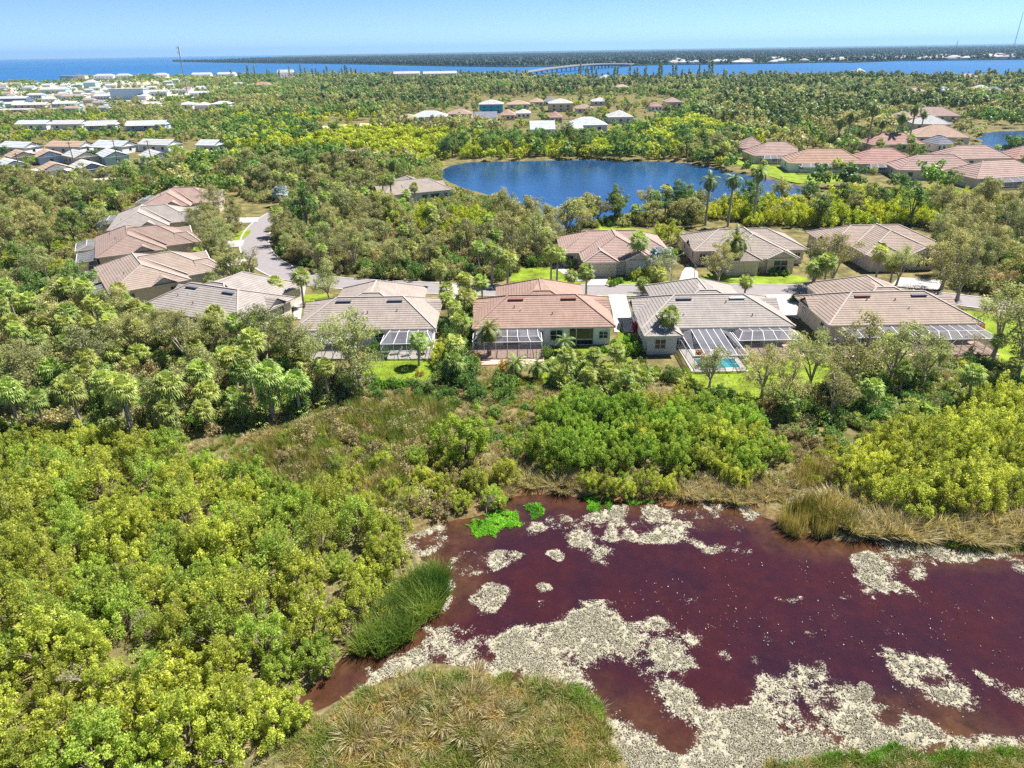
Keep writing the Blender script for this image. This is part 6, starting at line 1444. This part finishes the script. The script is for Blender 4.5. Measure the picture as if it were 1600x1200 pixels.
# candidate points over the land beyond the villas, jittered grid with growing spacing
cand = []
yy = 205.0
while yy < 1900:
    sp = 4.6 + (yy - 205) * .0052
    xs = np.arange(-yy * .92 - 40, yy * .92 + 40, sp); cand.append(np.stack([xs + rng.uniform(-.45, .45, len(xs)) * sp, yy + rng.uniform(-.45, .45, len(xs)) * sp], 1)); yy += sp
cand = np.vstack(cand); cand = cand[free(cand, .5)]
TRACKS = [[(330, 256), (400, 246), (470, 254), (590, 256), (590, 238), (480, 232), (420, 232), (330, 240)], [(-60, 306), (60, 296), (182, 285), (182, 274), (60, 283), (-60, 290)], [(480, 206), (640, 198), (640, 191), (480, 197)]]
for t_ in TRACKS: cand = cand[~in_px(cand, t_)]
near_zones = [W4, W12, W2, W6, [(690, 264), (720, 252), (790, 245), (900, 243), (1000, 244), (1075, 247), (1085, 238), (900, 234), (720, 243), (660, 258)]]
for z in near_zones: cand = cand[~in_px(cand, z)]
cand = cand[~in_px(cand, [(680, 250), (670, 300), (780, 330), (870, 380), (900, 350), (780, 290)])]
cand = cand[~in_px(cand, [(640, 300), (640, 268), (705, 258), (720, 300), (830, 330), (900, 350), (860, 380), (760, 330)])]
park = in_px(cand, [(-300, 310), (-300, 215), (0, 220), (290, 218), (360, 224), (350, 246), (270, 266), (180, 284), (60, 294)])
cand = cand[~(park & (rng.random(len(cand)) < .86))]
quarter = in_px(cand, [(600, 196), (640, 180), (740, 160), (830, 150), (1000, 148), (1080, 158), (1070, 178), (990, 205), (900, 214), (820, 212), (740, 202), (660, 200)])
cand = cand[~(quarter & (rng.random(len(cand)) < .80))]
lakes_h = in_px(cand, [(1150, 230), (1400, 180), (1520, 175), (1640, 240), (1680, 310), (1500, 296), (1330, 290), (1150, 262)])
cand = cand[~(lakes_h & (rng.random(len(cand)) < .72))]
townz = in_px(cand, [(-300, 190), (-300, 128), (0, 132), (90, 130), (240, 126), (300, 150), (230, 166), (120, 178), (40, 188)])
cand = cand[~(townz & (rng.random(len(cand)) < .6))]
mang = in_px(cand, [(395, 232), (400, 214), (560, 206), (640, 206), (760, 214), (900, 214), (990, 205), (1090, 185), (1150, 205), (1140, 232), (1060, 250), (900, 248), (700, 258), (640, 262), (560, 240)])
mang |= in_px(cand, [(340, 215), (400, 190), (560, 178), (640, 182), (600, 205), (420, 214)]) & (rng.random(len(cand)) < .55)
mang |= in_px(cand, [(-200, 225), (40, 205), (260, 212), (300, 222), (0, 224)]) & (rng.random(len(cand)) < .45)
mang |= in_px(cand, [(280, 186), (420, 160), (480, 175), (360, 200)]) & (rng.random(len(cand)) < .5)
pn = in_px(cand, [(1060, 200), (1120, 150), (1130, 120), (1700, 110), (1700, 190), (1400, 176), (1200, 220)]) | in_px(cand, [(430, 170), (520, 120), (1100, 116), (1120, 150), (800, 152), (700, 168), (560, 178)])
u = np.clip(vnoise(cand, .018, 77, 4) * 1.9 - .45 + rng.normal(0, .16, len(cand)), 0, .999)
gap = vnoise(cand, .011, 91, 3) + rng.normal(0, .05, len(cand))
idx = np.where(u < .36, rng.integers(0, 3, len(cand)), np.where(u < .72, rng.integers(9, 11, len(cand)), np.where(u < .86, rng.integers(11, 13, len(cand)), rng.integers(3, 6, len(cand)))))
idx = np.where(pn, np.where(u < .45, rng.integers(6, 9, len(cand)), np.where(u < .72, rng.integers(0, 3, len(cand)), rng.integers(9, 11, len(cand)))), idx)
idx = np.where(mang, np.where(u < .86, rng.integers(3, 6, len(cand)), rng.integers(9, 11, len(cand))), idx)
scl = (.5 + .55 * rng.random(len(cand))) * np.where(mang, .95, 1.0) * np.where(in_px(cand, [(600, 196), (740, 160), (830, 150), (1000, 148), (1080, 158), (1070, 178), (990, 205), (900, 214), (740, 202)]) | in_px(cand, [(-300, 310), (-300, 128), (300, 126), (360, 224), (270, 266), (60, 294)]), .7, 1.0)
scl = scl * (.75 + .6 * vnoise(cand, .03, 55, 2))
ok_ = (gap < .66) | (rng.random(len(cand)) < .25)
cand, idx, scl, mang = cand[ok_], idx[ok_], scl[ok_], mang[ok_]
wood('far_woods', cand[~mang], idx[~mang], scl[~mang], 'mixed grey green woods spreading to the bay')
wood('mangrove_belt', cand[mang], idx[mang], scl[mang], 'bright yellow green mangrove belt beyond the lake')
# wooded far shore
fs = []
for a, b in zip(resample(FAR, 14)[:-1], resample(FAR, 14)[1:]):
    for k in range(3):
        t_ = rng.random(); p_ = a * (1 - t_) + b * t_; dirn = p_ / np.hypot(*p_); fs.append(p_ + dirn * (5 + 60 * k * rng.random()))
fs = np.array(fs)
deep = np.stack([rng.uniform(-3500, 7000, 30000), rng.uniform(1800, 7500, 30000)], 1); deep = deep[inside(deep, far_poly)]
vis = np.abs(deep[:, 0]) < deep[:, 1] * .85; fs = np.vstack([fs, deep[vis]])
keep = np.ones(len(fs), bool)
for c in CLEAR[-64:]: keep &= np.hypot(fs[:, 0] - c[0], fs[:, 1] - c[1]) > c[3] + 3
fs = fs[keep & (np.abs(fs[:, 0]) < fs[:, 1])]
wood('far_shore_woods', fs, rng.integers(13 + 10 + 8, 13 + 10 + 11, len(fs)), .8 + .8 * rng.random(len(fs)), 'dark woods on the far shore across the water')

# ------------------------------------------------------------------ air
hz = MB(); hz.box(-42000, 42000, -1600, 33500, -6, 260)
hm = bpy.data.materials.new('haze_air'); hm.use_nodes = True; hn = hm.node_tree; hn.nodes.clear()
out = hn.nodes.new('ShaderNodeOutputMaterial'); pv = hn.nodes.new('ShaderNodeVolumePrincipled')
pv.inputs['Color'].default_value = (.38, .66, 1.0, 1); pv.inputs['Density'].default_value = 6.0e-5; pv.inputs['Anisotropy'].default_value = .2
hn.links.new(pv.outputs[0], out.inputs['Volume'])
tag(hz.build('haze', hm), 'thin bluish air', kind='stuff')
